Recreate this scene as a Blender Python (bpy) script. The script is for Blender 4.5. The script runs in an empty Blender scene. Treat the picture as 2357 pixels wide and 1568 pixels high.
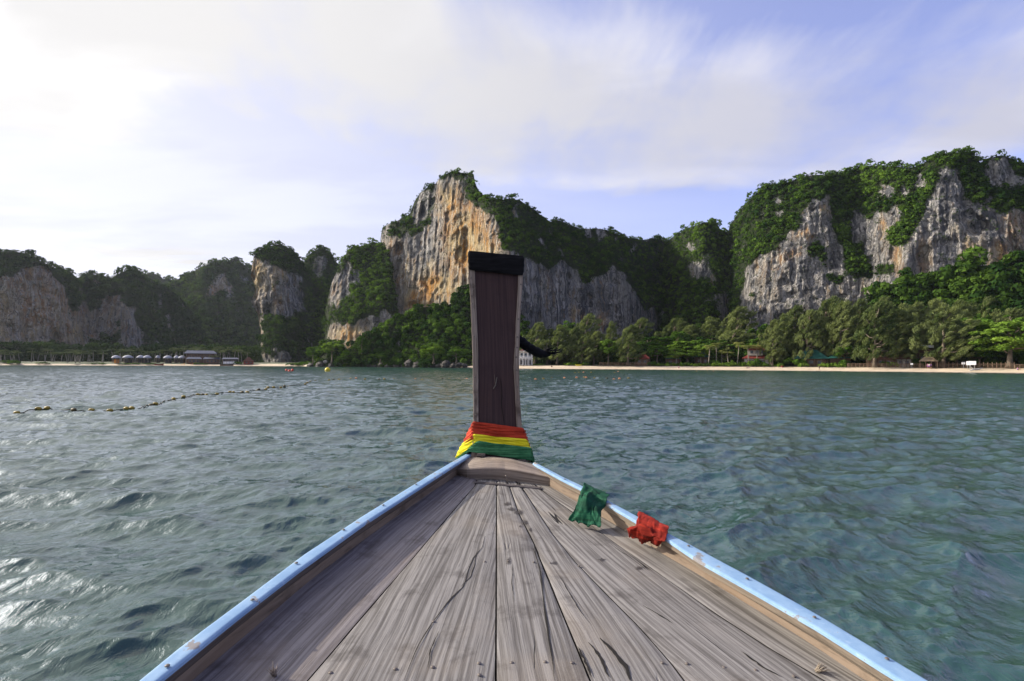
import bpy, math, random
import numpy as np
from mathutils import Vector, Matrix
R = math.radians
random.seed(7); rng = np.random.default_rng(11)
scene = bpy.context.scene
COL = scene.collection

# ------------------------------------------------------------------ camera
H = 1.85                       # eye above the water
cam_data = bpy.data.cameras.new("camera")
cam_data.sensor_width = 36.0; cam_data.lens = 20.0
cam_data.clip_start = 0.05; cam_data.clip_end = 20000
cam = bpy.data.objects.new("camera", cam_data); COL.objects.link(cam)
cam.location = (0, 0, H)
PITCH, ROLL = R(2.38), R(0.28)
cam.rotation_euler = (Matrix.Rotation(R(90) + PITCH, 3, 'X') @ Matrix.Rotation(ROLL, 3, 'Z')).to_euler()
scene.camera = cam

# ------------------------------------------------------------------ light
SUN_AZ, SUN_EL = R(-72), R(27)          # azimuth from +Y towards +X
sun_vec = Vector((math.sin(SUN_AZ)*math.cos(SUN_EL), math.cos(SUN_AZ)*math.cos(SUN_EL), math.sin(SUN_EL)))
sd = bpy.data.lights.new("sun", 'SUN'); sd.energy = 5.0; sd.angle = R(0.6); sd.color = (1.0, 0.90, 0.74)
sun = bpy.data.objects.new("sun", sd); COL.objects.link(sun)
sun.rotation_euler = (-sun_vec).to_track_quat('-Z', 'Y').to_euler()
sun.location = (-50, 20, 60)

scene.view_settings.view_transform = 'Standard'
scene.view_settings.look = 'None'
scene.view_settings.gamma = 1.0
scene.view_settings.exposure = 0.52
scene.view_settings.use_curve_mapping = False
scene.cycles.max_bounces = 5
scene.cycles.diffuse_bounces = 2
scene.cycles.glossy_bounces = 3
scene.cycles.transparent_max_bounces = 6

class NT:
    """small helper to wire node trees"""
    def __init__(s, tree): s.t = tree; tree.nodes.clear()
    def n(s, typ, inputs=None, **kw):
        nd = s.t.nodes.new(typ)
        for k, v in kw.items(): setattr(nd, k, v)
        for k, v in (inputs or {}).items():
            sock = nd.inputs[k]
            if isinstance(v, bpy.types.NodeSocket): s.t.links.new(v, sock)
            elif isinstance(v, tuple) and len(v) == 2 and isinstance(v[0], bpy.types.Node): s.t.links.new(v[0].outputs[v[1]], sock)
            elif isinstance(v, bpy.types.Node): s.t.links.new(v.outputs[0], sock)
            else:
                if sock.type == 'RGBA' and len(v) == 3: v = (*v, 1)
                sock.default_value = v
        return nd
    def m(s, op, a, b=0.0, c=0.0, clamp=False):
        nd = s.t.nodes.new('ShaderNodeMath'); nd.operation = op; nd.use_clamp = clamp
        for i, v in enumerate((a, b, c)):
            if isinstance(v, (int, float)): nd.inputs[i].default_value = v
            else: s.t.links.new(v if isinstance(v, bpy.types.NodeSocket) else v.outputs[0], nd.inputs[i])
        return nd.outputs[0]
    def ss(s, v, lo, hi, a=0.0, b=1.0):
        nd = s.n('ShaderNodeMapRange', interpolation_type='SMOOTHSTEP')
        for i, x in enumerate((v, lo, hi, a, b)):
            if isinstance(x, (int, float)): nd.inputs[i].default_value = x
            else: s.t.links.new(x if isinstance(x, bpy.types.NodeSocket) else x.outputs[0], nd.inputs[i])
        return nd.outputs[0]
    def mix(s, f, a, b, blend='MIX'):
        nd = s.t.nodes.new('ShaderNodeMix'); nd.data_type = 'RGBA'; nd.blend_type = blend
        for i, x in ((0, f), (6, a), (7, b)):
            if isinstance(x, (int, float)): nd.inputs[i].default_value = x
            elif isinstance(x, tuple): nd.inputs[i].default_value = (*x, 1) if len(x) == 3 else x
            else: s.t.links.new(x if isinstance(x, bpy.types.NodeSocket) else x.outputs[0], nd.inputs[i])
        return nd.outputs[2]
    def noise(s, vec, scale, detail=3, rough=0.55, dist=0.0, out=0, lac=2.0):
        nd = s.t.nodes.new('ShaderNodeTexNoise')
        s.t.links.new(vec if isinstance(vec, bpy.types.NodeSocket) else vec.outputs[0], nd.inputs['Vector'])
        nd.inputs['Scale'].default_value = scale; nd.inputs['Detail'].default_value = detail
        nd.inputs['Roughness'].default_value = rough; nd.inputs['Distortion'].default_value = dist
        nd.inputs['Lacunarity'].default_value = lac
        return nd.outputs[out]
    def mapping(s, vec, loc=(0, 0, 0), rot=(0, 0, 0), scale=(1, 1, 1)):
        return s.n('ShaderNodeMapping', {'Vector': vec, 'Location': loc, 'Rotation': rot, 'Scale': scale}).outputs[0]

# ------------------------------------------------------------------ sky with its clouds
world = bpy.data.worlds.new("World"); scene.world = world; world.use_nodes = True
w = NT(world.node_tree)
sky = w.n('ShaderNodeTexSky', sky_type='NISHITA', sun_disc=False)
sky.sun_elevation = SUN_EL; sky.sun_rotation = SUN_AZ; sky.air_density = 1.0; sky.dust_density = 0.5; sky.ozone_density = 3.0
tc = w.n('ShaderNodeTexCoord')
sep = w.n('ShaderNodeSeparateXYZ', {0: tc.outputs['Generated']})
X, Y, Z = sep.outputs
hyp = w.m('SQRT', w.m('ADD', w.m('MULTIPLY', X, X), w.m('MULTIPLY', Y, Y)))
az = w.m('ARCTAN2', X, Y)
v = w.m('DIVIDE', Z, w.m('MAXIMUM', hyp, 0.05))            # tan(elevation)
zz = w.m('ADD', w.m('MAXIMUM', Z, 0.0), 0.10)
plane = w.n('ShaderNodeCombineXYZ', {0: w.m('DIVIDE', X, zz), 1: w.m('DIVIDE', Y, zz), 2: 0.0})
warp = w.noise(plane, 0.7, 3, 0.5, out=1)
wv = w.n('ShaderNodeVectorMath', {0: warp, 1: (0.5, 0.5, 0.5)}, operation='SUBTRACT')
wv = w.n('ShaderNodeVectorMath', {0: wv.outputs[0], 'Scale': 0.55}, operation='SCALE')
pw = w.n('ShaderNodeVectorMath', {0: plane, 1: wv.outputs[0]}, operation='ADD').outputs[0]
# soft banks, and wisps combed by the wind
bank = w.noise(w.mapping(pw, rot=(0, 0, R(28)), scale=(0.55, 1.0, 1)), 0.85, 6, 0.56)
wisp = w.noise(w.mapping(pw, loc=(3.1, 1.7, 0), rot=(0, 0, R(-38)), scale=(1.7, 0.65, 1)), 0.9, 7, 0.60, 0.2)
def curve(val, pts, lo=-3.2, hi=3.2):
    """piecewise linear function of val through a Float Curve"""
    f = w.n('ShaderNodeMapRange', {0: val, 1: lo, 2: hi, 3: 0.0, 4: 1.0})
    fc = w.n('ShaderNodeFloatCurve', {'Value': f})
    c = fc.mapping.curves[0]
    P = [((x - lo)/(hi - lo), y) for x, y in pts]
    c.points[0].location = P[0]; c.points[-1].location = P[-1]
    for p in P[1:-1]: c.points.new(*p)
    for p in c.points: p.handle_type = 'AUTO_CLAMPED'
    fc.mapping.update()
    return fc.outputs[0]
vlow = curve(az, [(-3.2, .29), (-0.9, .285), (-.73, .285), (-.478, .293), (-.135, .288), (.24, .278), (.40, .262), (.56, .272), (.75, .29), (3.2, .29)])
vhigh = w.m('MULTIPLY', curve(az, [(-3.2, .45), (-1.6, 1.0), (-.35, .95), (-.13, .38), (0, .335), (.24, .32), (.56, .295), (.73, .27), (1.2, .25), (3.2, .45)]), 2.0)
bn = w.m('SUBTRACT', bank, 0.5); wn = w.m('SUBTRACT', wisp, 0.5)
lowe = w.ss(w.m('ADD', w.m('SUBTRACT', v, vlow), w.m('ADD', w.m('MULTIPLY', bn, 0.20), w.m('MULTIPLY', wn, 0.05))), -0.022, 0.045)
hie = w.ss(w.m('ADD', w.m('SUBTRACT', vhigh, v), w.m('ADD', w.m('MULTIPLY', bn, 0.35), w.m('MULTIPLY', wn, 0.75))), -0.17, 0.26)
body = w.m('MULTIPLY', lowe, hie)
thin = w.ss(w.m('ADD', w.m('MULTIPLY', bn, 1.0), w.m('MULTIPLY', wn, 1.1)), -0.30, 0.08, 0.60, 1.0)
dens = w.m('MULTIPLY', body, thin)
# low level streaks near the horizon, and a few small puffs under the bank
strk = w.noise(w.n('ShaderNodeCombineXYZ', {0: w.m('MULTIPLY', az, 2.2), 1: w.m('MULTIPLY', v, 26.0), 2: 4.0}), 1.0, 5, 0.55, 0.5)
sband = w.m('MULTIPLY', w.ss(v, 0.09, 0.14), w.ss(v, 0.215, 0.165))
saz = w.ss(az, -0.30, -0.52)
streak = w.m('MULTIPLY', w.m('MULTIPLY', w.ss(strk, 0.40, 0.56), sband), w.m('ADD', w.m('MULTIPLY', saz, 0.92), 0.06))
puff = w.noise(w.n('ShaderNodeCombineXYZ', {0: w.m('MULTIPLY', az, 7.5), 1: w.m('MULTIPLY', v, 15.0), 2: 9.3}), 1.0, 5, 0.6, 0.4)
puffs = w.m('MULTIPLY', w.ss(puff, 0.60, 0.76), w.m('MULTIPLY', w.ss(v, 0.17, 0.22), 0.6))
veil = w.ss(az, 0.60, -0.55, 0.24, 0.80)          # high haze, thicker towards the sun
dens = w.m('MAXIMUM', w.m('MAXIMUM', dens, streak), w.m('MAXIMUM', puffs, w.m('MULTIPLY', veil, w.ss(v, 0.95, 0.25, 0.6, 1.0))))
# cloud brightness: brighter towards the sun, soft grey bellies
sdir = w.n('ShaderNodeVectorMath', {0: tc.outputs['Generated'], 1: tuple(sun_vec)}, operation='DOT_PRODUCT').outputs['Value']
glow = w.m('ADD', w.ss(sdir, -0.2, 0.9, 0.64, 0.68), w.ss(sdir, 0.89, 1.0, 0.0, 5.0))  # second term: extra glow round the unseen sun, added to brighten the water
belly = w.noise(w.mapping(pw, loc=(7, 2, 0), rot=(0, 0, R(24)), scale=(0.5, 1.2, 1)), 0.9, 5, 0.55)
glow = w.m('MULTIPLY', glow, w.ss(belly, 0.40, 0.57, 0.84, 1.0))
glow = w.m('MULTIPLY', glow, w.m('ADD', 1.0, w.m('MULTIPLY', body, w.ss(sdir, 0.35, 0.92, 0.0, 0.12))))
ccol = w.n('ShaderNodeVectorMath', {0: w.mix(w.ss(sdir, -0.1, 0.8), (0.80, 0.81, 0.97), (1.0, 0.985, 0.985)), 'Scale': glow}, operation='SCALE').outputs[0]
skyc = w.n('ShaderNodeVectorMath', {0: sky, 'Scale': 0.15}, operation='SCALE').outputs[0]
skyc = w.mix(1.0, skyc, (1.16, 0.93, 1.22), 'MULTIPLY')
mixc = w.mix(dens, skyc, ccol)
below = w.ss(v, -0.02, 0.0)
mixc = w.mix(below, (0.12, 0.16, 0.17), mixc)
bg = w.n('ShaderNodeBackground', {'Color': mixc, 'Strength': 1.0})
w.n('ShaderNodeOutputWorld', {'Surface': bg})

# ------------------------------------------------------------------ photo geometry helpers (photo measured at 2357 px wide)
F = 2357*20/36
CM = np.array(cam.rotation_euler.to_matrix())
def rays(x, y):
    """unit-horizontal rays (N,3) through photo points"""
    x, y = np.broadcast_arrays(np.asarray(x, float), np.asarray(y, float))
    d = np.stack([(x - 1178.5)/F, (784 - y)/F, -np.ones_like(x)], -1) @ CM.T
    return d/np.hypot(d[..., 0], d[..., 1])[..., None]
def at_dist(x, y, d): return rays(x, y)*np.asarray(d)[..., None] + np.array([0, 0, H])
def at_Y(x, y, Yd):
    r = rays(x, y); return r*(np.asarray(Yd)/r[..., 1])[..., None] + np.array([0, 0, H])
def at_plane(x, y, p0, n):
    r = rays(x, y); n = np.array(n, float); c = np.array([0, 0, H])
    t = ((np.array(p0) - c) @ n)/(r @ n); return r*t[..., None] + c
def ground_x(x, d, z=0.0):
    """point on azimuth of photo column x (at the horizon) at horizontal distance d"""
    r = rays(x, 840.0); return Vector((r[0]*d, r[1]*d, z))
def project(P):
    q = (np.asarray(P) - np.array([0, 0, H])) @ CM
    return 1178.5 + F*q[..., 0]/-q[..., 2], 784 - F*q[..., 1]/-q[..., 2]

# ------------------------------------------------------------------ noise on arrays
def _h(ix, iy, iz, s):
    h = (ix*374761393 + iy*668265263 + iz*2147483647*3 + s*1274126177) & 0xffffffff
    h = ((h ^ (h >> 13))*1274126177) & 0xffffffff
    return ((h ^ (h >> 16)) & 0xffffff)/float(0xffffff)
def vn(x, y, z=0.0, s=0):
    x, y, z = np.broadcast_arrays(np.asarray(x, float), np.asarray(y, float), np.asarray(z, float))
    ix, iy, iz = [np.floor(a).astype(np.int64) for a in (x, y, z)]
    fx, fy, fz = x - ix, y - iy, z - iz
    fx, fy, fz = [a*a*(3 - 2*a) for a in (fx, fy, fz)]
    o = 0
    for a in (0, 1):
        for b in (0, 1):
            for c in (0, 1):
                o = o + _h(ix + a, iy + b, iz + c, s)*(fx if a else 1 - fx)*(fy if b else 1 - fy)*(fz if c else 1 - fz)
    return o*2 - 1
def fbm(x, y, z=0.0, s=0, o=4, g=0.5):
    t = 0; a = 1; n = 0
    for i in range(o):
        t = t + a*vn(np.asarray(x)*2**i, np.asarray(y)*2**i, np.asarray(z)*2**i, s + i*17); n += a; a *= g
    return t/n
def inpoly(px, py, poly):
    r = np.zeros(px.shape, bool); n = len(poly); j = n - 1
    for i in range(n):
        xi, yi = poly[i]; xj, yj = poly[j]
        if yi != yj:
            c = ((yi > py) != (yj > py)) & (px < (xj - xi)*(py - yi)/(yj - yi) + xi)
            r ^= c
        j = i
    return r
def blur(a, n, axis):
    if n < 1: return a
    k = 2*n + 1
    p = np.pad(a, [(n, n) if i == axis else (0, 0) for i in range(a.ndim)], mode='edge')
    c = np.cumsum(p, axis); z = np.zeros_like(np.take(c, [0], axis))
    c = np.concatenate([z, c], axis)
    m = c.shape[axis]
    return (np.take(c, range(k, m), axis) - np.take(c, range(0, m - k), axis))/k

# ------------------------------------------------------------------ object helpers
def tag(o, label=None, cat=None, group=None, kind=None):
    if label: o['label'] = label
    if cat: o['category'] = cat
    if group: o['group'] = group
    if kind: o['kind'] = kind
    return o
def link(name, me, m=None, parent=None):
    o = bpy.data.objects.new(name, me); COL.objects.link(o)
    if m is not None:
        for mm in (m if isinstance(m, (list, tuple)) else [m]): me.materials.append(mm)
    if parent is not None: o.parent = parent
    return o
def empty(name, loc=(0, 0, 0), rz=0.0, label=None, cat=None, group=None):
    o = bpy.data.objects.new(name, None); COL.objects.link(o)
    o.location = loc; o.rotation_euler = (0, 0, rz); o.empty_display_size = 0.3
    return tag(o, label, cat, group)
def mesh_np(name, V, Fq, smooth=True, attrs=None):
    """quick mesh from arrays; Fq (M,nv)"""
    me = bpy.data.meshes.new(name); V = np.asarray(V, np.float32); Fq = np.asarray(Fq, np.int32); nv = Fq.shape[1]
    me.vertices.add(len(V)); me.vertices.foreach_set('co', V.ravel())
    me.loops.add(Fq.size); me.loops.foreach_set('vertex_index', Fq.ravel())
    me.polygons.add(len(Fq)); me.polygons.foreach_set('loop_start', np.arange(0, Fq.size, nv, dtype=np.int32))
    if smooth: me.polygons.foreach_set('use_smooth', np.ones(len(Fq), bool))
    for k, a in (attrs or {}).items():
        a = np.asarray(a, np.float32)
        if a.ndim == 1:
            at = me.attributes.new(k, 'FLOAT', 'POINT'); at.data.foreach_set('value', a)
        else:
            at = me.attributes.new(k, 'FLOAT_VECTOR', 'POINT'); at.data.foreach_set('vector', a.ravel())
    me.update(calc_edges=True)
    return me
def grid_faces(nr, nc, off=0, wrap=False):
    i = np.arange(nr - 1)[:, None]; j = np.arange(nc if wrap else nc - 1)[None, :]
    a = i*nc + j; b = i*nc + (j + 1) % nc
    return (np.stack([a, b, b + nc, a + nc], -1).reshape(-1, 4) + off)
class MB:
    """collects simple shapes into one mesh"""
    def __init__(s): s.v = []; s.f = []
    def add(s, V, Fs):
        o = len(s.v); s.v += [tuple(p) for p in V]; s.f += [tuple(o + i for i in f) for f in Fs]; return s
    def box(s, c, size, rz=0.0, M=None):
        x, y, z = [a/2 for a in size]; cs, sn = math.cos(rz), math.sin(rz); V = []
        for dz in (-z, z):
            for dx, dy in ((-x, -y), (x, -y), (x, y), (-x, y)):
                V.append((c[0] + dx*cs - dy*sn, c[1] + dx*sn + dy*cs, c[2] + dz))
        if M is not None: V = [tuple(M @ Vector(p)) for p in V]
        return s.add(V, [(3, 2, 1, 0), (4, 5, 6, 7), (0, 1, 5, 4), (1, 2, 6, 5), (2, 3, 7, 6), (3, 0, 4, 7)])
    def prism(s, poly, z0, z1):
        n = len(poly); V = [(x, y, z0) for x, y in poly] + [(x, y, z1) for x, y in poly]
        return s.add(V, [tuple(range(n))[::-1], tuple(range(n, 2*n))] + [(i, (i + 1) % n, n + (i + 1) % n, n + i) for i in range(n)])
    def tube(s, pts, rad, n=8, flat=1.0, cap=True):
        pts = [Vector(p) for p in pts]; V = []; up = Vector((0.02, 0.01, 1))
        rad = rad if isinstance(rad, (list, tuple)) else [rad]*len(pts)
        for i, p in enumerate(pts):
            t = (pts[min(i + 1, len(pts) - 1)] - pts[max(i - 1, 0)]).normalized()
            a = t.cross(up if abs(t.z) < 0.95 else Vector((1, 0, 0.1))).normalized(); b = a.cross(t)
            for k in range(n):
                th = 2*math.pi*k/n; V.append(p + (a*math.cos(th) + b*math.sin(th)*flat)*rad[i])
        Fs = [(i*n + k, i*n + (k + 1) % n, (i + 1)*n + (k + 1) % n, (i + 1)*n + k) for i in range(len(pts) - 1) for k in range(n)]
        if cap: Fs += [tuple(range(n))[::-1], tuple((len(pts) - 1)*n + k for k in range(n))]
        return s.add(V, Fs)
    def lathe(s, prof, c=(0, 0, 0), n=12):
        V = [(c[0] + r*math.cos(2*math.pi*k/n), c[1] + r*math.sin(2*math.pi*k/n), c[2] + z) for r, z in prof for k in range(n)]
        m = len(prof)
        return s.add(V, [(i*n + k, i*n + (k + 1) % n, (i + 1)*n + (k + 1) % n, (i + 1)*n + k) for i in range(m - 1) for k in range(n)] + [tuple(range(n))[::-1], tuple((m - 1)*n + k for k in range(n))])
    def mesh(s, name, smooth=False):
        me = bpy.data.meshes.new(name); me.from_pydata(s.v, [], s.f); me.update()
        if smooth: me.polygons.foreach_set('use_smooth', [True]*len(me.polygons))
        return me
    def build(s, name, m, parent=None, smooth=False, bevel=0):
        o = link(name, s.mesh(name, smooth), m, parent)
        if bevel:
            b = o.modifiers.new("bevel", 'BEVEL'); b.width = bevel; b.segments = 2; b.limit_method = 'ANGLE'
        return o

# ------------------------------------------------------------------ materials
def new_mat(name):
    m = bpy.data.materials.new(name); m.use_nodes = True; return m, NT(m.node_tree)
def simple(name, col, rough=0.7, var=0.15, scale=4.0, bump=0.0, spec=0.3, metal=0.0):
    m, t = new_mat(name); tcn = t.n('ShaderNodeTexCoord').outputs['Object']
    nz = t.noise(tcn, scale, 5, 0.6)
    c = t.mix(t.ss(nz, 0.3, 0.7), tuple(x*(1 - var) for x in col), tuple(min(1, x*(1 + var)) for x in col))
    p = t.n('ShaderNodeBsdfPrincipled', {'Base Color': c, 'Roughness': rough, 'Specular IOR Level': spec, 'Metallic': metal})
    if bump: t.t.links.new(t.n('ShaderNodeBump', {'Height': nz, 'Strength': 0.6, 'Distance': bump}).outputs[0], p.inputs['Normal'])
    t.n('ShaderNodeOutputMaterial', {'Surface': p}); return m
def leaf_mat(name, dark, light, trans=0.25, rnd=0.35):
    """foliage colour: mixes two greens by a per-clump attribute, plus a per-object shift"""
    m, t = new_mat(name)
    a = t.n('ShaderNodeAttribute', attribute_name='tint').outputs['Fac']
    oi = t.n('ShaderNodeObjectInfo').outputs['Random']
    pos = t.n('ShaderNodeNewGeometry').outputs['Position']
    big = t.noise(pos, 0.035, 3, 0.5)
    f = t.m('ADD', t.m('MULTIPLY', a, 0.75), t.m('ADD', t.m('MULTIPLY', t.m('SUBTRACT', big, 0.5), 0.9), t.m('MULTIPLY', t.m('SUBTRACT', oi, 0.5), rnd)), clamp=True)
    c = t.mix(f, dark, light)
    d = t.n('ShaderNodeBsdfDiffuse', {'Color': c})
    g = t.n('ShaderNodeBsdfTranslucent', {'Color': t.mix(1.0, c, (1.2, 1.25, 0.5), 'MULTIPLY')})
    s1 = t.n('ShaderNodeMixShader', {0: trans, 1: d, 2: g})
    t.n('ShaderNodeOutputMaterial', {'Surface': s1}); return m
M = {}
M['jungle'] = leaf_mat('jungle_leaves', (0.017, 0.042, 0.010), (0.130, 0.220, 0.030))
M['far_jungle'] = leaf_mat('far_jungle_leaves', (0.018, 0.038, 0.015), (0.085, 0.135, 0.032))
M['casuarina'] = leaf_mat('casuarina_needles', (0.045, 0.070, 0.024), (0.215, 0.245, 0.095))
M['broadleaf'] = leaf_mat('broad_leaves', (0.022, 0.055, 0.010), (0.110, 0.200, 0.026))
M['bright'] = leaf_mat('bright_leaves', (0.060, 0.120, 0.016), (0.20, 0.30, 0.045))
M['palm'] = leaf_mat('palm_fronds', (0.070, 0.092, 0.022), (0.270, 0.280, 0.085))
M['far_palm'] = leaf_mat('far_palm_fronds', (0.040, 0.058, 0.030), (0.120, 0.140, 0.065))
M['bark'] = simple('bark', (0.15, 0.12, 0.09), 0.9, 0.35, 1.5)
M['palm_bark'] = simple('palm_bark', (0.24, 0.21, 0.17), 0.9, 0.3, 1.5)
M['far_bark'] = simple('far_bark', (0.24, 0.22, 0.19), 0.9, 0.3, 1.5)
# ------------------------------------------------------------------ limestone
def rock_mat():
    m, t = new_mat('limestone')
    pos = t.n('ShaderNodeNewGeometry').outputs['Position']
    warm = t.n('ShaderNodeAttribute', attribute_name='warm').outputs['Fac']
    veg = t.n('ShaderNodeAttribute', attribute_name='veg').outputs['Fac']
    wob = t.noise(pos, 0.06, 3, 0.5, out=1)
    p2 = t.n('ShaderNodeVectorMath', {0: t.n('ShaderNodeVectorMath', {0: wob, 'Scale': 9.0}, operation='SCALE').outputs[0], 1: pos}, operation='ADD').outputs[0]
    s1 = t.noise(t.mapping(p2, scale=(1, 1, 0.07)), 0.20, 6, 0.60)          # broad runs
    s2 = t.noise(t.mapping(p2, loc=(31, 9, 0), scale=(1, 1, 0.05)), 0.55, 6, 0.66)   # narrow runs
    s3 = t.noise(t.mapping(p2, loc=(5, 77, 0), scale=(1, 1, 0.10)), 0.30, 5, 0.62)
    bl = t.noise(pos, 0.05, 5, 0.6)
    fine = t.noise(pos, 0.8, 6, 0.7)
    base = t.mix(t.ss(s1, 0.42, 0.58), (0.18, 0.185, 0.20), (0.49, 0.465, 0.43))
    base = t.mix(t.ss(s2, 0.50, 0.62), base, (0.72, 0.68, 0.64))
    base = t.mix(t.ss(s3, 0.56, 0.68, 0, .6), base, (0.40, 0.29, 0.18))
    # iron-stained ochre and cream where the wall overhangs and stays dry
    och = t.mix(t.ss(bl, 0.42, 0.58), (0.72, 0.54, 0.28), (0.68, 0.33, 0.07))
    och = t.mix(t.ss(s2, 0.50, 0.62), och, (0.88, 0.76, 0.52))
    och = t.mix(t.ss(s1, 0.58, 0.70, 0, 0.45), och, (0.36, 0.25, 0.15))
    wf = t.m('ADD', t.m('MULTIPLY', warm, 1.35), t.m('MULTIPLY', t.m('SUBTRACT', s3, 0.60), 1.6), clamp=True)
    col = t.mix(wf, base, och)
    # broken texture that is not streaked: pockets, ledges, fractures
    brk = t.noise(pos, 0.22, 6, 0.72, 0.6)
    col = t.mix(t.m('MULTIPLY', t.ss(brk, 0.48, 0.40, 0, 0.45), t.m('SUBTRACT', 1.0, t.m('MULTIPLY', warm, .75))), col, (0.12, 0.11, 0.105))
    vor = t.n('ShaderNodeTexVoronoi', {'Vector': t.mapping(p2, scale=(.16, .16, .09)), 'Scale': 1.0}, feature='DISTANCE_TO_EDGE')
    ckk = t.ss(vor.outputs['Distance'], 0.05, 0.0, 0, .7)
    col = t.mix(t.m('MULTIPLY', ckk, t.ss(s1, .45, .55)), col, (0.05, 0.045, 0.042))
    # grey-black water runs
    thr = t.m('ADD', 0.525, t.m('MULTIPLY', warm, 0.14))
    run = t.ss(t.m('SUBTRACT', t.noise(t.mapping(p2, loc=(90, 3, 5), scale=(1, 1, 0.035)), 0.38, 6, 0.68), thr), 0.0, 0.06, 0, 0.80)
    col = t.mix(run, col, (0.058, 0.061, 0.072))
    col = t.mix(t.ss(fine, 0.25, 0.75), t.mix(1.0, col, (0.70, 0.70, 0.72), 'MULTIPLY'), col)
    # thin soil and scrub under the foliage
    soil = t.mix(t.ss(fine, 0.3, 0.7), (0.016, 0.028, 0.010), (0.045, 0.065, 0.022))
    col = t.mix(t.ss(t.m('ADD', veg, t.m('MULTIPLY', t.m('SUBTRACT', fine, 0.5), 0.5)), 0.35, 0.65), col, soil)
    h = t.m('ADD', t.m('MULTIPLY', s2, 2.4), t.m('ADD', t.m('MULTIPLY', brk, 2.2), t.m('ADD', t.m('MULTIPLY', fine, 1.0), t.m('MULTIPLY', s1, 1.6))))
    bp = t.n('ShaderNodeBump', {'Height': h, 'Strength': 1.0, 'Distance': 3.0})
    p = t.n('ShaderNodeBsdfPrincipled', {'Base Color': col, 'Roughness': 0.9, 'Specular IOR Level': 0.15, 'Normal': bp.outputs[0]})
    t.n('ShaderNodeOutputMaterial', {'Surface': p}); return m
M['rock'] = rock_mat()

def Z1(*p): return [(x/3.724, 517.9 + y/3.724) for x, y in p]      # photo crops the outlines were measured in
def Z2(*p): return [(517.9 + x/2.869, 345.3 + y/2.869) for x, y in p]
def Z3(*p): return [(1093.3 + x/3.2062, 402.8 + y/3.2062) for x, y in p]
def Z4(*p): return [(1668.8 + x/2.7244, 316.5 + y/2.7244) for x, y in p]

def leaf_cloud(C, Rd, N, n_leaf, size, tint, up=0.35, flat=0.75, seed=0):
    """leaf quads on the outer side of clumps: C centres, Rd radii, N outward directions -> V, F, tint"""
    g = np.random.default_rng(seed); n = len(C)
    d = g.normal(size=(n, n_leaf, 3)); d /= np.linalg.norm(d, axis=-1, keepdims=True)
    d = d + N[:, None, :]*0.55 + np.array([0, 0, up]); d /= np.linalg.norm(d, axis=-1, keepdims=True)
    rr = Rd[:, None, None]*(0.55 + 0.5*g.random((n, n_leaf, 1))**0.6)
    P = C[:, None, :] + d*rr*np.array([1, 1, flat])
    nr = d + g.normal(size=d.shape)*0.45; nr /= np.linalg.norm(nr, axis=-1, keepdims=True)
    a = np.cross(nr, g.normal(size=nr.shape)); a /= np.linalg.norm(a, axis=-1, keepdims=True)
    b = np.cross(nr, a)
    s = (size*Rd)[:, None, None]*(0.6 + 0.8*g.random((n, n_leaf, 1)))
    s = s*1.18; V = np.stack([P - a*s, P + a*s*.6 - b*s*.75, P + a*s*.5 + b*s*.75], 2).reshape(-1, 3)
    Fq = np.arange(len(V)).reshape(-1, 3)
    tt = (tint[:, None] + g.normal(size=(n, n_leaf))*0.10)
    tt = np.repeat(tt.ravel(), 3)
    return V, Fq, np.clip(tt, 0, 1)

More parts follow.
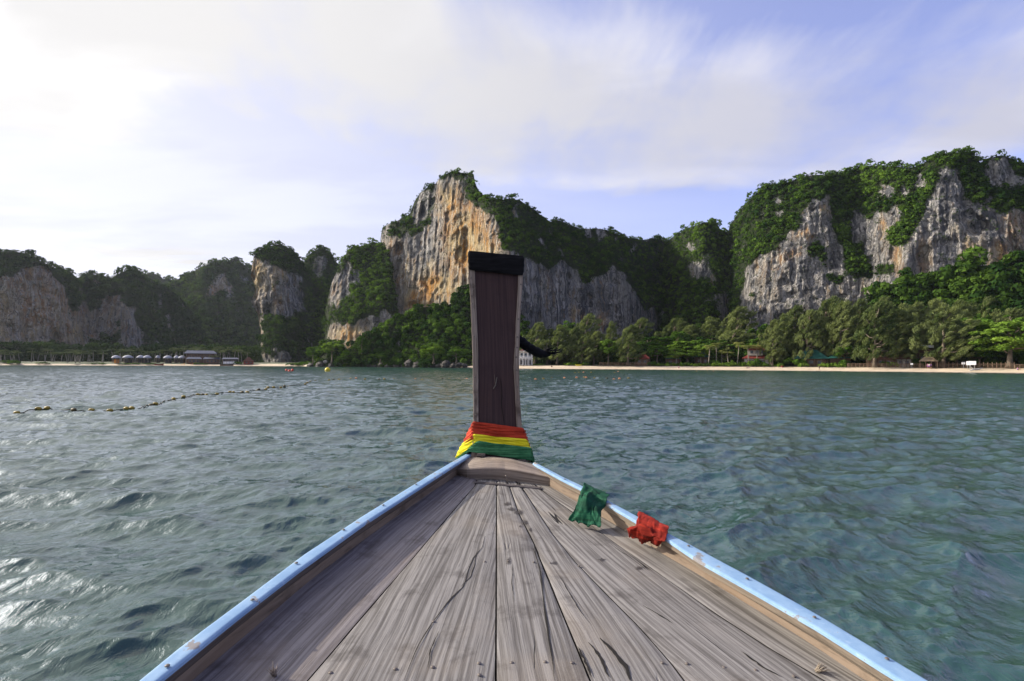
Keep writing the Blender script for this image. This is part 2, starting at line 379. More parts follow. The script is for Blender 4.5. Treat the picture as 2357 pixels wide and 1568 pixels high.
def cliff(name, label, ridge, base, dist, rock, holes=(), warm=(), leftedge=None, seed=1, veg_k=0.75, rock_k=0.10, step=2.3, nt=150,
          amp=9.0, clump=(3.4, 8.0), dens=1.0, leafm='jungle', spots=0.16, back=60, jitter=2.6, n_leaf=32, flute=1.0, ribs=0.36):
    xs = np.arange(ridge[0][0], ridge[-1][0] + step, step); nx = len(xs)
    rx, ry = zip(*ridge)
    ry = np.interp(xs, rx, ry) + fbm(xs/9, seed*3.3, 0, seed, 4)*jitter
    bx, by = zip(*base); by = np.interp(xs, bx, by); ry = np.minimum(ry, by - 1.0)
    t = np.linspace(0, 1, nt)[:, None]
    Yp = by[None] + (ry - by)[None]*t; Xp = np.repeat(xs[None], nt, 0)
    if leftedge:
        ly, lo = zip(*leftedge); off = np.interp(Yp, ly, lo)
        Xp = Xp + off*np.exp(-(Xp - xs[0])/60)
    wx = Xp + 16*fbm(Xp/13, Yp/17, 0, seed + 5, 5, .6); wy = Yp + 26*fbm(Xp/11, Yp/24, 0, seed + 9, 5, .6)
    rk = np.zeros(Xp.shape, bool)
    for pl in rock: rk |= inpoly(wx, wy, pl)
    for pl in holes: rk &= ~inpoly(wx, wy, pl)
    sp = fbm(Xp/10, Yp/8, 0, seed + 21, 5, .6)
    rk &= ~(sp > 0.46 - spots)
    rk |= (~rk) & (fbm(Xp/7, Yp/13, 2.0, seed + 33, 4) > ribs)          # bare ribs showing through
    veg = 1.0 - rk.astype(float)
    vb = blur(blur(veg, 3, 1), 4, 0)
    vs = blur(blur(veg, 12, 1), 8, 0)
    dx, dd = zip(*dist); d0 = np.interp(xs, dx, dd)
    d0 = blur(d0, 6, 0)
    dz = d0[None]*(-(np.diff(Yp, axis=0, prepend=Yp[:1]))/F)
    D = d0[None] + np.cumsum(dz*(rock_k + (veg_k - rock_k)*vs), 0)
    P = at_dist(Xp, Yp, D)
    q = P/np.array([1, 1, 1.6])
    rel = amp*fbm(q[..., 0]/42, q[..., 1]/42, q[..., 2]/60, seed + 50, 4)
    rel += vb*0.45*amp*np.abs(fbm(q[..., 0]/17, q[..., 1]/17, q[..., 2]/22, seed + 60, 3))
    fl = fbm(P[..., 0]/7, P[..., 1]/7, P[..., 2]/55, seed + 70, 4)
    fl2 = fbm(P[..., 0]/2.6, P[..., 1]/2.6, P[..., 2]/22, seed + 75, 3)
    cave = fbm(P[..., 0]/16, P[..., 1]/16, P[..., 2]/14, seed + 80, 3)
    rel += (1 - vb)*flute*(4.2*np.abs(fl) + 1.6*fl2 + 16.0*np.clip(cave - 0.24, 0, 1) + 2.0*fbm(P[..., 0]/4.5, P[..., 1]/4.5, P[..., 2]/3.5, seed + 90, 3))
    D = D + rel
    P = at_dist(Xp, Yp, D)
    wm = np.zeros(Xp.shape)
    for cx, cy, sx, sy, a in warm:
        wm = np.maximum(wm, a*np.exp(-(((wx - cx)/sx)**2 + ((wy - cy)/sy)**2)*1.2))
    # sides turned back from view at both ends
    def side(k, ds):
        r0 = rays(Xp[:, k], Yp[:, k]); return [(r0*(D[:, k] + e)[:, None] + np.array([0, 0, H])) for e in ds]
    # far side of the ridge
    rb = 10; rr = rays(xs + (max(0, max(q[1] for q in leftedge))*np.exp(-(xs - xs[0])/60) if leftedge else 0), 840.0); top = P[-1]; Dt = D[-1]
    bk = []
    for i in range(1, rb + 1):
        f = i/rb; di = Dt + back*f
        z = top[:, 2]*(1 - f**1.6) - 3*f
        bk.append(np.stack([rr[:, 0]*di, rr[:, 1]*di, z], -1))
    V = np.concatenate([P.reshape(-1, 3), np.array(bk).reshape(-1, 3)])
    sides = [np.stack([P[:, 0]] + side(0, (4, 12, 30, 60)), 1), np.stack([P[:, -1]] + side(-1, (4, 12, 30, 60)), 1)]
    FS = [grid_faces(nt + rb, nx)]; o_ = len(V)
    for sv in sides:
        V = np.concatenate([V, sv.reshape(-1, 3)]); FS.append(grid_faces(nt, 5, o_)); o_ += nt*5
    vg = np.concatenate([vb.ravel(), np.ones(rb*nx), np.repeat(vb[:, 0], 5), np.repeat(vb[:, -1], 5)]); wmm = np.concatenate([wm.ravel(), np.zeros(rb*nx + nt*10)])
    o = link(name, mesh_np(name, V, np.concatenate(FS), True, {'veg': vg, 'warm': wmm}), M['rock'])
    tag(o, label, 'cliff', 'limestone cliffs round the bay', 'structure')
    # foliage on it
    area = ((by - ry)[None]/nt*step)*np.ones((nt, 1))
    g = np.random.default_rng(seed + 400)
    wgt = area*(vb > 0.42)*np.where((Xp < -60) | (Xp > 2430), .3, 1.0)
    tot = wgt.sum(); cm = (clump[0] + clump[1])/2
    n = int(dens*tot/(cm*cm*0.62))
    idx = g.choice(wgt.size, n, p=(wgt/tot).ravel())
    ii, jj = np.divmod(idx, nx)
    # low scrub creeping out over the rock
    edge_w = (area*((vb > 0.06) & (vb < 0.55))).ravel()
    if edge_w.sum() > 0:
        k2 = g.choice(edge_w.size, int(n*.22), p=edge_w/edge_w.sum()); i2, j2 = np.divmod(k2, nx); ii = np.concatenate([ii, i2]); jj = np.concatenate([jj, j2])
    # more along the ridge
    m2 = int(nx*step/5.0); jj = np.concatenate([jj, g.integers(0, nx, m2)]); ii = np.concatenate([ii, np.full(m2, nt - 1)])
    keep = vb[ii, jj] > 0.05; ii, jj = ii[keep], jj[keep]
    C = P[ii, jj]; Dc = D[ii, jj]
    du = P[np.minimum(ii + 2, nt - 1), jj] - P[np.maximum(ii - 2, 0), jj]; dv = P[ii, np.minimum(jj + 2, nx - 1)] - P[ii, np.maximum(jj - 2, 0)]
    N = np.cross(dv, du); N /= np.linalg.norm(N, axis=-1, keepdims=True) + 1e-9
    Rd = g.uniform(clump[0], clump[1], len(C))*(0.45 + 1.0*g.random(len(C))**3)*Dc/F
    Rd *= np.interp(vb[ii, jj], [0.05, .5, .9], [.18, .45, 1.0])
    C = C + N*Rd[:, None]*0.25 + np.array([0, 0, 1.0])*Rd[:, None]*0.3
    tint = np.clip(0.42 + 0.26*g.normal(size=len(C)) + 0.45*fbm(C[:, 0]/22, C[:, 1]/22, C[:, 2]/22, seed + 7, 3), 0, 1)
    V, Fq, tt = leaf_cloud(C, Rd, N, n_leaf, 0.26, tint, seed=seed)
    j = link('jungle_foliage', mesh_np('jungle_foliage', V, Fq, False, {'tint': tt}), M[leafm])
    tag(j, 'dark green jungle scrub covering ' + label.split(',')[0].replace('the ', ''), 'jungle', None, 'stuff')
    return len(Fq)

# far left walls
cliff('cliff', 'broad pitted limestone wall under a green cap, at the far left of the bay',
      [(-420, 840), (-380, 640), (-300, 600), (-100, 592)] + Z1((0, 255), (100, 222), (220, 240), (330, 300), (430, 345), (540, 405), (650, 450), (760, 425), (880, 430), (950, 455), (1060, 395), (1120, 375), (1180, 390), (1230, 430), (1330, 500), (1430, 525), (1560, 640), (1700, 800), (1800, 1200)),
      [(-420, 842), (600, 838)], [(-420, 560), (0, 545), (140, 560), (200, 620), (300, 600), (360, 640), (480, 690)],
      [[(-420, 640)] + Z1((-100, 480), (20, 440), (130, 430), (200, 400), (320, 350), (420, 400), (470, 440), (550, 500), (580, 680), (610, 830), (720, 900), (750, 1080), (560, 1080), (560, 1010), (400, 1010), (380, 1050), (150, 1090), (0, 1120)) + [(-420, 830)],
       Z1((640, 740), (700, 620), (745, 630), (765, 730), (870, 735), (850, 1040), (785, 990), (745, 1090), (620, 1080)),
       Z1((875, 650), (960, 605), (1050, 640), (1070, 700), (1150, 740), (1170, 880), (1250, 960), (1230, 1000), (1130, 1085), (1030, 1070), (1000, 980), (1030, 900), (1050, 780), (1000, 830), (980, 960), (930, 920), (865, 900)),
       Z1((1360, 620), (1405, 600), (1400, 690), (1365, 690)), Z1((1435, 780), (1470, 750), (1475, 940), (1430, 940))],
      warm=[(60, 720, 300, 160, .55), (20, 700, 60, 50, .6), (110, 670, 30, 40, .6), (60, 770, 60, 30, .5), (175, 770, 30, 40, .8), (260, 720, 30, 50, .35), (300, 770, 25, 30, .25)],
      seed=3, leafm='far_jungle', amp=10, clump=(4, 7.5), flute=1.5, spots=0.02)
cliff('cliff', 'pointed green hill with a pale banded rock face, far left beyond the palms',
      [(350, 760)] + Z1((1400, 560), (1540, 450), (1640, 410), (1700, 365), (1780, 340), (1900, 320), (2020, 285), (2080, 330), (2130, 370)) + [(600, 640), (640, 700), (680, 838)],
      [(340, 836), (700, 836)], [(350, 800), (470, 740), (545, 760), (680, 840)],
      [Z1((1800, 500), (1840, 410), (1900, 410), (1960, 480), (2010, 510), (2010, 690), (1950, 650), (1900, 590), (1850, 600), (1770, 665), (1745, 580), (1790, 560)), Z1((2075, 470), (2130, 445), (2130, 530), (2070, 560))],
      warm=[(500, 660, 50, 40, .5)], seed=14, leafm='far_jungle', amp=12, clump=(4, 7), spots=-0.1, nt=130)
cliff('cliff', 'low distant green ridge showing in the saddle between the left hills',
      [(300, 700)] + Z1((1230, 425), (1300, 415), (1360, 430), (1400, 465), (1440, 455), (1500, 480)) + [(450, 700)],
      [(300, 800), (450, 800)], [(300, 1050), (450, 1080)], [], seed=22, ribs=9, leafm='far_jungle', amp=8, clump=(3, 5), nt=60, spots=-0.2, dens=0.35)
# the tower by the water and the pillar beside it
cliff('cliff', 'squat limestone pillar in shade just right of the leaning tower',
      Z2((440, 1300), (480, 900), (520, 740), (530, 720), (580, 670), (630, 645), (700, 670), (720, 735), (760, 760), (800, 900), (860, 1300)),
      [(640, 840), (850, 840)], [(660, 520), (740, 480), (830, 520)],
      [Z2((570, 800), (600, 700), (680, 690), (690, 760), (620, 860))], seed=31, amp=8, nt=150, spots=0.05)
cliff('cliff', 'leaning limestone tower with an undercut foot beside the sandy beach',
      Z2((160, 740), (170, 700), (200, 670), (250, 640), (310, 630), (370, 622), (450, 665), (500, 740), (540, 800), (580, 960), (620, 1200), (650, 1440)),
      [(560, 846), (760, 844)], [(562, 515), (580, 480), (630, 458), (690, 470), (760, 500)],
      [Z2((60, 830), (90, 720), (160, 730), (230, 730), (330, 750), (400, 850), (450, 790), (500, 850), (530, 1020), (460, 1080), (400, 1110), (320, 1080), (250, 1110), (250, 1200), (250, 1460), (40, 1460), (60, 1000)),
       Z2((200, 1360), (440, 1330), (460, 1450), (200, 1460))],
      leftedge=[(560, 6), (603, 8), (634, 4), (666, 15), (694, 5), (722, 19), (763, 27), (805, 26), (840, 34)],
      warm=[(592, 640, 22, 60, .9), (640, 635, 30, 30, .6), (645, 690, 25, 40, .45), (592, 760, 20, 70, .7)],
      seed=41, amp=4, nt=170, flute=1.3, rock_k=-0.02)
cliff('cliff', 'shoulder of pale rock and scrub at the left foot of the tallest cliff',
      Z2((620, 1440), (640, 1300), (660, 1080), (690, 880), (720, 810), (760, 740), (800, 655), (870, 640), (920, 625), (980, 603), (1020, 620), (1060, 640), (1100, 800), (1140, 1100), (1160, 1440)),
      [(730, 842), (930, 842)], [(735, 445), (760, 405), (830, 385), (930, 370)],
      [Z2((715, 860), (780, 760), (850, 755), (890, 830), (880, 880), (800, 960), (730, 1045), (685, 1030), (680, 960)),
       Z2((660, 1190), (720, 1120), (840, 1150), (940, 1110), (1000, 1090), (1160, 1090), (1160, 1300), (930, 1290), (840, 1290), (670, 1300))],
      leftedge=[(560, 12), (640, 8), (700, 0), (760, 4), (840, 8)],
      warm=[(775, 680, 25, 30, .3), (800, 770, 60, 30, .8)], seed=52, amp=4, nt=160, spots=0.10)
# the tallest cliff
cliff('cliff', 'tallest limestone cliff with a sunlit ochre face, behind the prow',
      Z2((1010, 1440), (1016, 1000), (1022, 600), (1035, 510), (1070, 490), (1130, 470), (1220, 420), (1250, 340), (1290, 280), (1340, 240), (1390, 225), (1420, 180), (1500, 135), (1560, 150), (1640, 155), (1655, 230), (1690, 290), (1760, 320))
      + Z3((60, 155), (130, 165), (200, 180), (260, 175), (320, 180), (400, 225), (480, 290), (560, 345), (620, 330), (700, 370), (780, 400), (830, 400), (900, 390), (1000, 415), (1040, 430), (1100, 455), (1180, 470), (1260, 480), (1310, 465), (1370, 475), (1410, 490), (1480, 560), (1560, 800), (1640, 1350)),
      [(860, 842), (1620, 838)], [(868, 405), (960, 372), (1090, 322), (1130, 302), (1180, 300), (1250, 322), (1340, 352), (1440, 372), (1520, 425), (1610, 440)],
      [Z2((1000, 580), (1060, 560), (1130, 580), (1240, 560), (1330, 500), (1380, 380), (1370, 300), (1400, 230), (1440, 190), (1500, 150), (1560, 190), (1590, 300), (1640, 400), (1700, 380), (1790, 440), (1830, 640), (1830, 760), (1700, 1100), (1400, 1100), (1240, 1150), (960, 1250), (900, 1000), (900, 810)),
       Z2((1240, 400), (1290, 290), (1340, 260), (1370, 290), (1360, 380), (1300, 480), (1240, 470)),
       Z3((0, 290), (60, 260), (150, 330), (165, 540), (50, 580), (0, 580)),
       Z3((200, 560), (350, 600), (440, 650), (560, 680), (650, 640), (740, 700), (760, 770), (880, 770), (1000, 700), (1060, 700), (1140, 780), (1190, 880), (1200, 950), (1330, 1030), (1340, 1130), (1290, 1170), (1200, 1200), (800, 1250), (330, 1300), (100, 1100)),
       Z3((810, 385), (870, 385), (875, 455), (815, 450)), Z3((265, 290), (370, 270), (360, 325), (290, 335)), Z3((930, 400), (960, 400), (970, 460), (930, 455)), Z3((1020, 430), (1070, 440), (1060, 475), (1030, 470))],
      leftedge=[(500, 2), (600, 0), (640, -8), (740, -4), (840, 0)],
      warm=[(1075, 560, 70, 110, 1.0), (1040, 470, 40, 60, .8), (1010, 660, 80, 50, 1.0), (1130, 590, 35, 80, .9), (960, 690, 60, 60, .75), (930, 640, 50, 60, .45), (905, 580, 30, 60, .45), (880, 720, 30, 60, .45), (1120, 480, 30, 30, .5),
            (1325, 725, 14, 28, .7), (1385, 740, 20, 25, .55), (1250, 650, 60, 60, .18), (1380, 660, 60, 30, .12)],
      seed=63, amp=6, nt=210, step=1.9, spots=0.0, back=90)
# green gap, and the great right-hand wall
cliff('cliff', 'jungle-covered spur with small grey rock faces between the two great walls',
      [(1440, 840), (1470, 640), (1500, 590)] + Z3((1390, 520), (1430, 480), (1510, 430), (1560, 390), (1640, 370), (1700, 350), (1780, 350), (1810, 400), (1870, 420), (1940, 520), (2000, 700), (2060, 1400)),
      [(1440, 840), (1740, 838)], [(1440, 470), (1520, 430), (1620, 370), (1700, 400), (1740, 440)],
      [Z3((1570, 660), (1690, 615), (1725, 680), (1770, 750), (1790, 810), (1660, 805), (1600, 765)), Z3((1720, 900), (1780, 890), (1790, 945), (1720, 945)),
       Z3((1790, 950), (1850, 850), (1890, 940), (1910, 1000), (1860, 1140), (1795, 1140)), Z3((1565, 530), (1635, 505), (1645, 560), (1590, 585)), Z3((1675, 420), (1715, 400), (1705, 465)), Z3((1270, 1040), (1340, 1030), (1330, 1150), (1280, 1150))],
      warm=[(1645, 640, 10, 25, .6)], seed=74, amp=12, nt=170, spots=-0.05)
cliff('cliff', 'great streaked grey cliff under a green crown, filling the right of the bay',
      [(1650, 838), (1664, 600)] + Z3((1880, 370), (1930, 300), (1990, 220), (2080, 130), (2110, 90)) + Z4((300, 290), (400, 280), (460, 260), (540, 235), (650, 235), (760, 215), (850, 180), (950, 175), (1040, 180), (1150, 190), (1240, 165), (1330, 110), (1430, 90), (1520, 95), (1570, 130), (1600, 155), (1660, 125), (1740, 115), (1810, 135), (1875, 180)) + [(2450, 400), (2600, 380), (2800, 460), (2900, 838)],
      [(1650, 838), (2900, 832)], [(1650, 410), (1720, 352), (1850, 336), (2000, 338), (2080, 322), (2200, 322), (2400, 328), (2900, 320)],
      [Z4((110, 880), (160, 790), (280, 740), (330, 690), (400, 600), (480, 560), (480, 470), (550, 385), (680, 350), (665, 440), (650, 580), (700, 620), (800, 560), (790, 460), (860, 480), (900, 520), (960, 470), (1100, 430), (1110, 500), (1050, 560), (1020, 620), (1140, 680), (1180, 570), (1250, 520), (1260, 400), (1310, 350), (1330, 230), (1390, 170), (1470, 210), (1520, 380), (1580, 420), (1680, 460), (1830, 450), (2600, 500), (2600, 900), (1780, 1000), (900, 1150), (500, 1200), (300, 1300), (100, 1300), (90, 1000)),
       Z4((1610, 200), (1720, 135), (1810, 200), (1800, 300), (1700, 330), (1620, 240)), Z4((1190, 230), (1260, 240), (1260, 330), (1200, 310)), Z4((930, 340), (1060, 330), (1060, 390), (940, 380)), Z4((310, 380), (370, 370), (380, 480), (320, 470)), Z4((1090, 300), (1130, 310), (1140, 370), (1100, 370)), Z4((850, 200), (910, 195), (900, 235)), Z4((1800, 270), (1875, 250), (1875, 330), (1810, 320))],
      holes=[Z4((700, 510), (800, 490), (790, 610), (880, 700), (900, 790), (960, 870), (870, 880), (750, 850), (740, 700), (670, 600)), Z4((1000, 640), (1100, 550), (1160, 600), (1130, 690), (1040, 680)), Z4((640, 860), (750, 870), (740, 925), (650, 920)), Z4((960, 800), (1050, 800), (1050, 860), (970, 860)), Z4((500, 690), (600, 650), (650, 750), (560, 760))],
      warm=[(2125, 580, 30, 60, .42), (2060, 600, 18, 55, .55), (2240, 560, 30, 45, .42), (2300, 590, 36, 45, .62), (2210, 520, 24, 36, .35), (1900, 480, 15, 36, .45), (1850, 540, 30, 15, .6), (2035, 520, 14, 40, .6), (1760, 640, 40, 60, .3), (1810, 590, 40, 20, .45), (2340, 520, 30, 60, .5), (1790, 680, 30, 20, .25), (2000, 660, 60, 25, .3)],
      seed=85, amp=6, nt=210, step=2.2, spots=0.13, back=90, rock_k=0.14)
# nearer jungle slopes
cliff('hill', 'rounded jungle headland above the boulders, left of the prow',
      [(716, 846), (725, 815)] + Z2((620, 1310), (640, 1290), (730, 1260), (790, 1320), (880, 1275), (930, 1250), (1000, 1190), (1080, 1140), (1160, 1105), (1240, 1095), (1300, 1035), (1380, 1035), (1450, 1035), (1500, 1015), (1540, 945), (1590, 905)) + [(1090, 655), (1130, 690), (1180, 710), (1210, 745), (1250, 790), (1290, 840)],
      [(716, 846), (1290, 843)], [(716, 330), (800, 305), (900, 285), (1000, 270), (1100, 262), (1290, 262)],
      [Z2((1120, 1230), (1160, 1215), (1190, 1280), (1160, 1340), (1110, 1335))], seed=96, ribs=9, amp=7, nt=120, clump=(4.5, 9.5), spots=-0.3, dens=1.0, n_leaf=64, veg_k=0.9, back=30, jitter=4)
cliff('hill', 'dark jungle slope behind the beach trees at the right',
      [(1900, 838), (1980, 740)] + Z4((920, 970), (960, 935), (1050, 955), (1100, 935), (1110, 870), (1150, 835), (1170, 920), (1250, 895), (1350, 875), (1480, 835), (1540, 755), (1590, 765), (1610, 840), (1700, 885), (1740, 805), (1800, 775), (1875, 765)) + [(2500, 570), (2800, 560), (2900, 836)],
      [(1900, 838), (2900, 832)], [(1900, 258), (2100, 258), (2357, 262), (2900, 275)],
      [], seed=107, ribs=9, amp=6, nt=110, clump=(7, 13), spots=-0.35, dens=1.0, n_leaf=56, veg_k=0.6, back=25, jitter=4)
# ------------------------------------------------------------------ land
SHORE = [(-500, 392), (0, 392), (400, 385), (560, 372), (700, 350), (716, 322), (900, 285), (1080, 258), (1160, 236), (1300, 226), (1800, 222), (2357, 214), (2900, 205)]
def shore(x): return float(np.interp(x, *zip(*SHORE)))
def land():
    xs = np.arange(-900, 3300, 12.0); nr = 24
    rr = rays(xs, 840.0); ds = np.interp(xs, *zip(*SHORE)) + 1.5*fbm(xs/60, 3.0, 0, 5, 3)
    off = np.concatenate([[-9, -4, -1, 0, 1, 2.5, 4.5, 7, 10, 13, 17], 17 + (np.linspace(0, 1, nr - 11)[1:]**2)*1400, [1600]])
    zz = np.interp(off, [-9, -4, 0, 2.5, 7, 13, 17, 60, 1600], [-1.6, -0.5, 0.0, 0.22, 0.75, 1.25, 1.45, 2.2, 4])
    V = []
    for o, z in zip(off, zz):
        d = ds + o
        V.append(np.stack([rr[:, 0]*d, rr[:, 1]*d, np.full(len(xs), z) + 0.08*fbm(xs/25, o, 0, 8, 3)*(o > 1)], -1))
    V = np.array(V).reshape(-1, 3); sw_ = np.interp(xs, [520, 600], [6.5, 13])[None]; grass = np.clip((off[:, None] - sw_)/2.5, 0, 1).ravel()
    m, t = new_mat('beach_sand'); pos = t.n('ShaderNodeNewGeometry').outputs['Position']
    z = t.n('ShaderNodeSeparateXYZ', {0: pos}).outputs[2]
    g = t.n('ShaderNodeAttribute', attribute_name='grass').outputs['Fac']
    nz = t.noise(pos, 0.5, 5, 0.6)
    c = t.mix(t.ss(nz, .3, .7), (0.43, 0.345, 0.245), (0.54, 0.445, 0.325))
    lit = t.ss(t.noise(t.mapping(pos, scale=(.3, .3, 8)), .8, 4, .6), .56, .62)
    c = t.mix(t.m('MULTIPLY', lit, t.ss(z, .3, .6)), c, (0.25, 0.19, 0.13))
    c = t.mix(t.ss(z, 0.25, 0.05), c, (0.27, 0.21, 0.15))
    c = t.mix(t.ss(t.m('ADD', g, t.m('MULTIPLY', t.m('SUBTRACT', nz, .5), .8)), .45, .55), c, t.mix(nz, (0.03, 0.045, 0.015), (0.07, 0.09, 0.03)))
    p = t.n('ShaderNodeBsdfPrincipled', {'Base Color': c, 'Roughness': .9}); t.n('ShaderNodeOutputMaterial', {'Surface': p})
    o = link('beach', mesh_np('beach', V, grid_faces(len(off), len(xs)), True, {'grass': grass}), m)
    tag(o, 'pale sandy beach curving along the foot of the trees', 'beach', None, 'structure')
land()

# ------------------------------------------------------------------ sea
def wave_tile(N, L, wind, lmin, lmax, seed, spread=2, pw=4.0):
    g = np.random.default_rng(seed); k1 = np.fft.fftfreq(N, L/N)*2*np.pi
    kx, ky = np.meshgrid(k1, k1, indexing='ij'); k = np.hypot(kx, ky); k[0, 0] = 1
    Lw = wind**2/9.81; wd = np.array([math.sin(R(-24)), math.cos(R(-24))])
    c = (kx*wd[0] + ky*wd[1])/k
    P = np.exp(-1/(k*Lw)**2)/k**pw*(0.05 + np.abs(c)**(spread*1.5))
    P *= (k > 2*np.pi/lmax)*(k < 2*np.pi/lmin); P[0, 0] = 0
    A = np.sqrt(P)*(g.normal(size=k.shape) + 1j*g.normal(size=k.shape))
    h = np.fft.ifft2(A).real; sx = np.fft.ifft2(1j*kx/k*A).real; sy = np.fft.ifft2(1j*ky/k*A).real
    s = h.std(); return h/s, sx/s, sy/s, L
def sample(tile, x, y, a):
    h, sx, sy, L = tile; N = h.shape[0]; c, s = math.cos(a), math.sin(a)
    u = ((x*c + y*s)/L*N) % N; v_ = ((-x*s + y*c)/L*N) % N
    i = np.floor(u).astype(int); j = np.floor(v_).astype(int); fu, fv = u - i, v_ - j
    i0, j0, i1, j1 = i % N, j % N, (i + 1) % N, (j + 1) % N
    def L_(t): return t[i0, j0]*(1-fu)*(1-fv) + t[i1, j0]*fu*(1-fv) + t[i0, j1]*(1-fu)*fv + t[i1, j1]*fu*fv
    H_, a_, b_ = L_(h), L_(sx), L_(sy)
    return H_, a_*c - b_*s, a_*s + b_*c
T1 = wave_tile(768, 53.0, 2.2, 0.45, 9, 3, 2, 3.55); T2 = wave_tile(640, 13.7, 1.4, 0.09, 1.3, 4, 2, 3.2)
def sea_height(x, y, full=False):
    x = np.asarray(x, float); y = np.asarray(y, float); d = np.hypot(x, y)
    h1, a1, b1 = sample(T1, x, y, 0.0); h2, a2, b2 = sample(T2, x, y, 0.5)
    f = np.clip((360 - d)/120, 0.15, 1); f2 = f*np.clip(45/np.maximum(d, 1), 0.15, 1.0)
    A1, A2 = 0.036, 0.0110
    z = h1*A1*f + h2*A2*f2
    return (z, (a1*A1*f + a2*A2*f2)*.9, (b1*A1*f + b2*A2*f2)*.9) if full else z
def sea():
    nc, nr = 600, 980
    azs = np.linspace(R(-60), R(60), nc)
    dd = np.geomspace(1.5, 420, nr)
    X_ = dd[:, None]*np.sin(azs)[None]; Y_ = dd[:, None]*np.cos(azs)[None]
    z, ox, oy = sea_height(X_, Y_, True)
    V = np.stack([X_ + ox, Y_ + oy, z], -1).reshape(-1, 3)
    Fq = grid_faces(nr, nc)
    # calm coarse sheet behind the viewer, beyond the detailed fan
    az2 = np.linspace(R(60), R(360 - 60), 60); d2 = np.concatenate([[0.2], np.geomspace(1.5, 9000, 40)])
    V2 = np.stack([d2[:, None]*np.sin(az2), d2[:, None]*np.cos(az2), 0*d2[:, None]*az2 - 0.02], -1).reshape(-1, 3)
    o1 = len(V); V = np.concatenate([V, V2]); Fq = np.concatenate([Fq, grid_faces(len(d2), 60, o1)])
    m, t = new_mat('sea_water'); pos = t.n('ShaderNodeNewGeometry').outputs['Position']
    n1 = t.noise(t.mapping(pos, rot=(0, 0, R(25)), scale=(1, .45, 1)), 7.0, 5, .65, .5)
    n2 = t.noise(t.mapping(pos, rot=(0, 0, R(35)), scale=(1, .5, 1)), 1.1, 5, .62, .3)
    n3 = t.noise(pos, 28, 3, .6)
    dist = t.n('ShaderNodeVectorMath', {0: pos}, operation='LENGTH').outputs['Value']
    far = t.ss(dist, 6, 80, 1.0, 2.2)
    h = t.m('ADD', t.m('MULTIPLY', n1, .020), t.m('ADD', t.m('MULTIPLY', n2, .045), t.m('MULTIPLY', n3, .0012)))
    bp = t.n('ShaderNodeBump', {'Height': t.m('MULTIPLY', h, far), 'Strength': 1.0, 'Distance': 1.0})
    gust = t.noise(t.mapping(pos, rot=(0, 0, R(20)), scale=(.4, 1, 1)), .05, 3, .5)
    col = t.mix(t.ss(gust, .35, .65), (0.021, 0.056, 0.049), (0.028, 0.071, 0.062))
    p = t.n('ShaderNodeBsdfPrincipled', {'Base Color': col, 'Roughness': t.ss(dist, 5, 120, .04, .14), 'IOR': 1.6, 'Specular IOR Level': .5, 'Normal': bp.outputs[0]})
    t.n('ShaderNodeOutputMaterial', {'Surface': p})
    o = link('sea', mesh_np('sea', V, Fq, True), m)
    tag(o, 'choppy green sea all round the boat', 'sea', None, 'structure')
sea()
# ------------------------------------------------------------------ air
def haze():
    m, t = new_mat('pale_air'); v_ = t.n('ShaderNodeVolumePrincipled', {'Color': (0.80, 0.88, 1.0), 'Density': 0.00004, 'Anisotropy': 0.3})
    t.n('ShaderNodeOutputMaterial', {'Volume': v_}); o = MB().box((100, 450, 148), (3200, 2400, 302)).build('haze', m); tag(o, 'thin pale sea air over the bay', 'haze', None, 'stuff')
haze()
